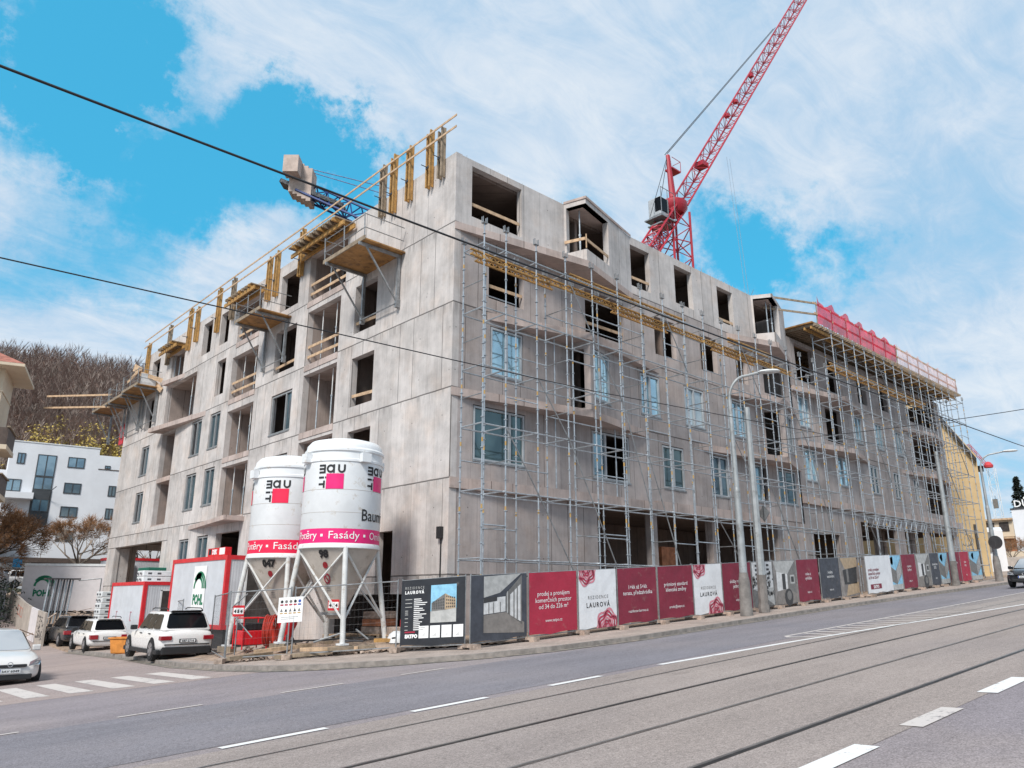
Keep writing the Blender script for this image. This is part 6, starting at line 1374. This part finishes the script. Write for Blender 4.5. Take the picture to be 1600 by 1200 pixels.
# ================================================================== HOUSES
# white modern house across the end of the side street
Hs = thing('white_house', 'white flat-roofed modern house with dark-framed windows below the wooded hill', 'building', (-2.11, 68.75, 2.5))
hm = Matrix.Translation((-2.11,68.75,0)) @ Matrix.Rotation(math.atan2(-.1409,.99), 4, 'Z')
def hb(x0,y0,z0,x1,y1,z1,nm,mat,par=None,bev=0): m = MB(); m.add(MB().box(x0,y0,z0,x1,y1,z1), hm); return m.build(nm, mat, par or Hs, bevel=bev)
hb(0,0,1.5,7.88,10,16.8,'wall','render_white'); hb(7.881,.0,1.5,16,10,16.13,'wall','render_white'); hb(-8,2.6,1.5,-.001,10,14.2,'wall','render_white'); hb(-.06,-.06,16.801,7.95,10.05,16.9,'roof','frame_white'); hb(7.95,-.05,14.62,16,-.001,14.70,'ledge','brown_clad')
def hwin(x0,x1,z0,z1,cols=2,pane='glass_house',d=0.):
    f = MB(); q = MB(); w = .09
    q.box(x0,-.06+d,z0,x1,.02+d,z0+w).box(x0,-.06+d,z1-w,x1,.02+d,z1).box(x0,-.06+d,z0+w,x0+w,.02+d,z1-w).box(x1-w,-.06+d,z0+w,x1,.02+d,z1-w)
    for k in range(1, cols): u = x0+(x1-x0)*k/cols; q.box(u-.05,-.06+d,z0+w,u+.05,.02+d,z1-w)
    f.add(q, hm); fr_ = f.build('window', 'frame_dark', Hs); m = MB(); m.add(MB().box(x0+w,-.03+d,z0+w,x1-w,-.015+d,z1-w), hm); m.build('pane', pane, fr_)
for a in ((.64,1.33,14.57,15.67),(5.1,6.64,14.57,15.67),(5.08,6.63,11.9,13.0),(5.08,6.62,9.49,10.58),(5.05,6.6,7.07,8.2),(9.17,9.9,11.88,13.0),(9.17,9.88,9.49,10.63),(8.54,9.08,14.74,15.09),(-.08,1.35,11.78,13.0)): hwin(*a)
hwin(2.39,4.06,13.45,15.68); hwin(2.39,4.04,12.1,13.42); hb(2.38,-.05,8.4,4.1,.0,12.08,'glazing','frame_dark'); hwin(2.5,4.0,9.9,11.2,2,'glass_dark',-.03)
hb(-.6,-1.6,11.0,2.5,-.01,11.6,'balcony','render_white'); hb(-.6,-1.5,6.2,1.2,-.01,8.4,'bay','brown_clad')
hb(-4,-3,4.85,13,-.5,5.3,'canopy','brown_clad'); hb(2.4,-2.5,2.,3.2,-1.5,4.84,'column','render_white')
m = MB(); m.add(MB().path([(3.95,-.1,11.2),(4.0,-.9,12.0),(4.35,-1.3,12.4)],.04,5), hm); m.build('wall_lamp', 'dark_steel', Hs)
# cream house at the left edge
Hc = thing('cream_house', 'cream house with red tiled eaves and brown balconies cut by the left picture edge', 'building', (-8, 40, 0))
hc = Matrix.Translation((-7.7,39.6,0)) @ Matrix.Rotation(R(164), 4, 'Z')   # x runs away to the left of the view
def cb_(x0,y0,z0,x1,y1,z1,nm,mat,bev=0): m = MB(); m.add(MB().box(x0,y0,z0,x1,y1,z1), hc); return m.build(nm, mat, Hc, bevel=bev)
cb_(.05,-4.5,0,12,-.05,16.69,'wall','render_cream')
cb_(-.0,-4.55,15.1,12,.0,15.2,'moulding','render_cream')
m = MB(); m.v = [tuple(hc @ Vector(v)) for v in ((-1.15,1.2,16.9),(12,1.2,16.9),(12,-5.5,16.9),(-1.15,-5.5,16.9),(3.5,-2.4,19.4),(12,-2.4,19.4))]; m.f = [(0,1,5,4),(3,4,5,2),(0,4,3)]; m.build('roof', 'roof_tile', Hc)
m = MB(); m.add(MB().box(-1.15,-5.5,16.7,12,1.2,16.89), hc); m.build('eave', 'render_cream', Hc)
for z in (11.3, 8.2, 5.2):
    cb_(-.95,-2.5,z-.3,.04,1.3,z,'balcony_slab','render_cream'); cb_(-.9,-2.4,z+.02,-.84,1.2,z+1.15,'balcony_side','brown_clad'); cb_(-.83,1.14,z+.02,4,1.2,z+1.15,'balcony_front','brown_clad'); cb_(-1.,-2.5,z+1.16,-.8,1.3,z+1.24,'handrail','timber_grey')
# yellow gabled neighbour
Yh = thing('yellow_house', 'tall yellow rendered neighbour house with steep roof seen past the wing', 'building', (56, 0, 3))
m = MB(); m.v = [(56,-.1,0),(56,12,0),(56,12,22),(56,4.0,20.5),(56,-.33,13.2),(72,5.6,0),(72,17,0),(72,17,22),(72,9.6,20.5),(72,5.4,13.2)]; m.f = [(0,1,2,3,4),(5,9,8,7,6),(0,4,9,5),(1,6,7,2)]; m.build('wall', 'render_yellow', Yh)
m = MB(); m.v = [(55.6,-.45,12.9),(55.6,4.0,20.9),(55.6,12,22.4),(72.3,5.3,12.9),(72.3,9.6,20.9),(72.3,17,22.4),(55.6,-.4,12.6),(55.6,4.1,20.5),(55.6,12,22.0),(72.3,5.4,12.6),(72.3,9.7,20.5),(72.3,17,22.0)]; m.f = [(0,1,4,3),(1,2,5,4),(6,9,10,7),(7,10,11,8),(0,6,7,1),(1,7,8,2),(0,3,9,6)]; m.build('roof', 'dark_steel', Yh)
D_ = Decal(lambda u, v: Vector((55.985, u, v))); random.seed(4); [D_.ring(1+random.random()*2.2, 6.0+random.random()*2.2, .45, .50, random.random()*6, random.random()*2+4, 'ph_mid', 8) for _ in range(5)]; D_.build(kids(Yh)[0], 'graffiti')
for i, y in enumerate((.6,2.2)): m = MB(); m.tube((55.9,y,3.2),(55.9,y,7.5),.09,6); m.build('downpipe', 'dark_steel', Yh)
Wh = thing('white_house', 'low white rendered house beyond the yellow house', 'building', (76, -1, 4))
m = MB(); m.prism([(75.8,3.95),(86,6.8),(86,16),(73.2,14)], 2, 8.3); m.v = [(v[0], v[1], v[2]+(0 if v[2] < 5 else min(1.5,(v[1]-3.95)*.4))) for v in m.v]; w_ = m.build('wall', 'render_white', Wh); m = MB(); m.beam((75.3,5.3,6.2),(75.3,5.3,8.2),.1,.5,up=(.26,-1,0)); m.build('window', 'ph_mid', Wh)
Wd_ = thing('white_building', 'white block at the right edge with a white rooftop sign letters', 'building', (130, 16, 6))
m = MB(); m.box(111.5,-2,4,122,11.9,13.75); m.build('wall', 'render_white', Wd_); m = MB(); m.box(111.4,-2.1,13.76,122,12.0,13.95); m.build('roof_edge', 'dark_steel', Wd_)
m = MB(); m.box(111.6,-2,14.0,111.75,11.6,14.1); [m.box(111.62,q,14.1,111.7,q+.08,15.0) for q in (3.,6.,9.,11.2)]; b_ = m.build('sign_rail', 'plastic_black', Wd_); D_ = Decal(lambda u, v: Vector((111.5, 11.5-u, v))); D_.text('DŮM', .0, 14.1, 1.35, 'white_print', 'l', .02); D_.build(b_)
Bu = thing('terraced_building', 'brown terraced building under construction between the white houses', 'building', (126, 18, 6))
for k in range(3): m = MB(); m.box(122+k*.5,14.9,5+k*2.9,132,25.5-k*.6,5+k*2.9+2.6); m.build('storey', 'brick_block' if k < 2 else 'render_cream', Bu)
for k in range(3):
    for j in range(5): m = MB(); m.box(121.9+k*.5,15.5+j*2.,5.8+k*2.9,121.99+k*.5,16.8+j*2.,7.2+k*2.9); m.build('window_opening', 'dark_interior', Bu)
for k in range(1,4): m = MB(); m.box(121.2+k*.4,14.8,4.62+k*2.9,132,25.6,4.89+k*2.9); m.build('terrace', 'timber', Bu)
m = MB(); q = [(82,7.5),(86,2.5),(92,-4)]
for a, b in zip(q, q[1:]): m.beam((*a,gz(*a)+.7),(*b,gz(*b)+.7),.2,1.5)
m.build('garden_wall', 'graffiti_wall', label='low grey garden wall with graffiti at the right street side', cat='wall')
m = MB(); m.beam((104,12.5,6.6),(107,4,6.6),.25,2.0); m.build('boundary_wall', 'render_cream', label='pale boundary wall below the brown building', cat='wall')
T_ = thing('hanging_signal', 'small green-grey signal box hanging over the far street', 'signal', (69.9, 2.5, 10.1)); m = MB(); m.box(69.8,2.35,10.05,70.,2.75,10.95); m.build('box', 'ph_mid', T_); m = MB(); m.tube((69.9,2.5,10.95),(69.9,2.5,11.3),.02,4); m.build('hanger', 'wire', T_)
disc_sign((-1.3,53.8,6.2), .0001, (0,-1,0), 'x') if False else None
T_ = thing('parking_sign', 'blue square road sign above the parked cars', 'sign', (-2.5,54,3)); m = MB(); m.box(-2.85,54,4.0,-2.2,54.04,4.7); m.build('plate', 'sign_blue', T_); m = MB(); m.tube((-2.5,54.06,1.2),(-2.5,54.06,4.6),.03,6); m.build('post', 'galv', T_)

# ================================================================== VEGETATION
def rod3(m, p, q, r0, r1): m.tube(p, q, r0, 3 if r0 < .05 else 5, r2=r1, cap=False)
def branch(m, p, d, ln, r_, depth, spread, rnd, tips):
    q = p+d*ln; rod3(m, p, q, r_, r_*.65)
    if depth == 0: tips.append((q, d)); return
    for k in range(rnd.choice((2,3,3))):
        nd = (d+Vector((rnd.gauss(0,spread), rnd.gauss(0,spread), rnd.gauss(.05,spread*.6)))).normalized(); branch(m, q, nd, ln*rnd.uniform(.62,.85), r_*.6, depth-1, spread, rnd, tips)
def bare_tree(x, y, z, h, label, leaf='leaf_dry', seed=1, depth=5, spread=.42, twigs=5, bark='bark', leaves=1500, wide=1.0):
    rnd = random.Random(seed); T_ = thing('small_tree', label, 'tree', (x, y, z)); m = MB(); tips = []
    m.tube((x,y,z-.3),(x,y,z+h*.3),h*.028,7,r2=h*.022)
    for k in range(6):
        a = k*1.05+rnd.random(); d = Vector((math.cos(a)*wide, math.sin(a)*wide, .85)).normalized(); branch(m, Vector((x,y,z+h*.28)), d, h*.20, h*.014, depth, spread, rnd, tips)
    m.build('trunk', bark, T_)
    c = MB(); 
    for (p, d) in tips:
        for k in range(twigs): nd = (d+Vector((rnd.gauss(0,.6), rnd.gauss(0,.6), rnd.gauss(.1,.5)))).normalized(); c.tube(p, p+nd*h*rnd.uniform(.05,.1), h*.0022, 3, r2=.002, cap=False)
    for _ in range(leaves):
        p, d = rnd.choice(tips); p = p+Vector((rnd.gauss(0,h*.03), rnd.gauss(0,h*.03), rnd.gauss(0,h*.03))); s_ = h*.009
        a = Vector((rnd.gauss(0,1),rnd.gauss(0,1),rnd.gauss(0,1))).normalized()*s_; b = a.orthogonal().normalized()*s_; c.quad(tuple(p-a), tuple(p+b), tuple(p+a))
    c.build('crown', leaf, T_)
bare_tree(1.6, 52.5, 2.2, 7.0, 'round bare pollarded tree with brownish twigs in front of the white house', seed=3, bark='bark_pale', leaves=1300)
bare_tree(-6.5, 49, 1.0, 8.6, 'rust-brown leafy bare tree at the left edge beside the street', seed=5, leaves=3800, bark='bark')
bare_tree(-4.9, 60, 2.5, 7.5, 'brown bare tree behind the rust-brown one, left of the white house', seed=8, leaves=2600)
bare_tree(9.5, 60, 2.6, 6.4, 'brown bare tree mostly hidden behind the block corner column', seed=9, leaves=2200)
for i, (x, y, h, sd_) in enumerate(((99.4,9.6,4.4,12),(100.5,7.9,4.8,13),(98,11.2,4,14))):
    bare_tree(x, y, gz(x,y), h, '%s bare brownish tree from the left beside the white block with rooftop letters' % ORD[i+1], seed=sd_, depth=4, leaves=700, bark='bark_pale')
# conifer at the right edge
def conifer(x, y, z, h, w, label, seed):
    rnd = random.Random(seed); T_ = thing('conifer_tree', label, 'tree', (x, y, z)); m = MB(); m.tube((x,y,z),(x,y,z+h),h*.018,7,r2=.03); m.build('trunk', 'bark', T_)
    c = MB()
    for k in range(3400):
        t_ = rnd.random()**.8; zz = z+h*(.12+.88*t_); rad = w*(1-t_)**.75*(.55+.45*abs(math.sin(zz*2.6+seed)))*rnd.uniform(.35,1.08); a = rnd.random()*6.283
        p = Vector((x+rad*math.cos(a), y+rad*math.sin(a), zz-rad*.25)); s_ = rnd.uniform(.22,.5); d = Vector((math.cos(a), math.sin(a), -.35))*s_; e = Vector((-math.sin(a), math.cos(a), rnd.gauss(0,.4)))*s_*.45
        c.quad(tuple(p-e), tuple(p+e), tuple(p+d))
    c.build('crown', 'conifer', T_)
conifer(129.5, 15.0, 6, 14.8, 2.6, 'tall dark conifer rising behind the white block with rooftop letters', 5)
m = MB(); rnd = random.Random(6)
for _ in range(2600):
    x = rnd.gauss(-6.2,.7); y = rnd.uniform(38,50); z = gz(x,y)+rnd.random()*2.6; s_ = .12; a = Vector((rnd.gauss(0,1),rnd.gauss(0,1),rnd.gauss(0,1))).normalized()*s_; b = a.orthogonal().normalized()*s_; m.quad(tuple((x+a.x,y+a.y,z+a.z)), (x+b.x,y+b.y,z+b.z), (x-a.x,y-a.y,z-a.z))
m.build('hedge', 'conifer', label='dark evergreen hedge at the left edge beside the side street', cat='hedge', kind='stuff')
# wooded hillside: bare trees reading as one mass
def forest():
    rnd = random.Random(12); tr = MB(); tw = MB()
    for k in range(2600):
        y = 106+rnd.random()**1.1*96; x = rnd.uniform(-22, 42)+(y-88)*.22
        z = gz(x, 85)+hillz(x, y)-.3; h = rnd.uniform(9, 15); lean = Vector((rnd.gauss(0,.05), rnd.gauss(0,.05), 1))
        b = Vector((x,y,z)); tr.tube(b, b+lean*h*.8, .15, 3, r2=.03, cap=False)
        for j in range(15):
            t_ = .38+.55*rnd.random(); p = b+lean*h*t_; a = rnd.random()*6.283; ln = h*.27*(1.15-t_)*1.6
            d = Vector((math.cos(a)*.55, math.sin(a)*.55, 1)).normalized(); q = p+d*ln; tr.tube(p, q, .045, 3, r2=.015, cap=False)
            for i in range(5):
                e = (d+Vector((rnd.gauss(0,.26), rnd.gauss(0,.26), rnd.gauss(.35,.25)))).normalized()*rnd.uniform(.7,1.7); s_ = p.lerp(q, .35+.65*rnd.random()); o = e.orthogonal().normalized()*.045
                tw.quad(tuple(s_-o), tuple(s_+o), tuple(s_+e))
    tr.build('forest_trunks', 'twig_wood', label='leafless wooded hillside, grey-brown trunks massed together', cat='forest', kind='stuff')
    tw.build('forest_twigs', 'twig', label='fine reddish-brown twigs over the whole wooded hillside', cat='forest', kind='stuff')
    lf = MB()
    for k in range(210):
        y = rnd.uniform(98, 114); x = rnd.uniform(-6, 24)+(y-84)*.2; z = gz(x,85)+hillz(x, y); h = rnd.uniform(3,8); r_ = rnd.uniform(.9,1.9)
        if x > 6: h *= 1.7
        for j in range(260):
            p = Vector((x+rnd.gauss(0,r_*.6), y+rnd.gauss(0,r_*.6), z+h*(.25+.75*rnd.random()))); s_ = rnd.uniform(.11,.21); a = Vector((rnd.gauss(0,1),rnd.gauss(0,1),rnd.gauss(0,1))).normalized()*s_; b = a.orthogonal().normalized()*s_; lf.quad(tuple(p-a), tuple(p+b), tuple(p+a), tuple(p-b))
    lf.build('shrubbery', 'leaf_yellow', label='yellow-leaved shrubs along the foot of the wooded hill', cat='shrubs', kind='stuff')
forest()
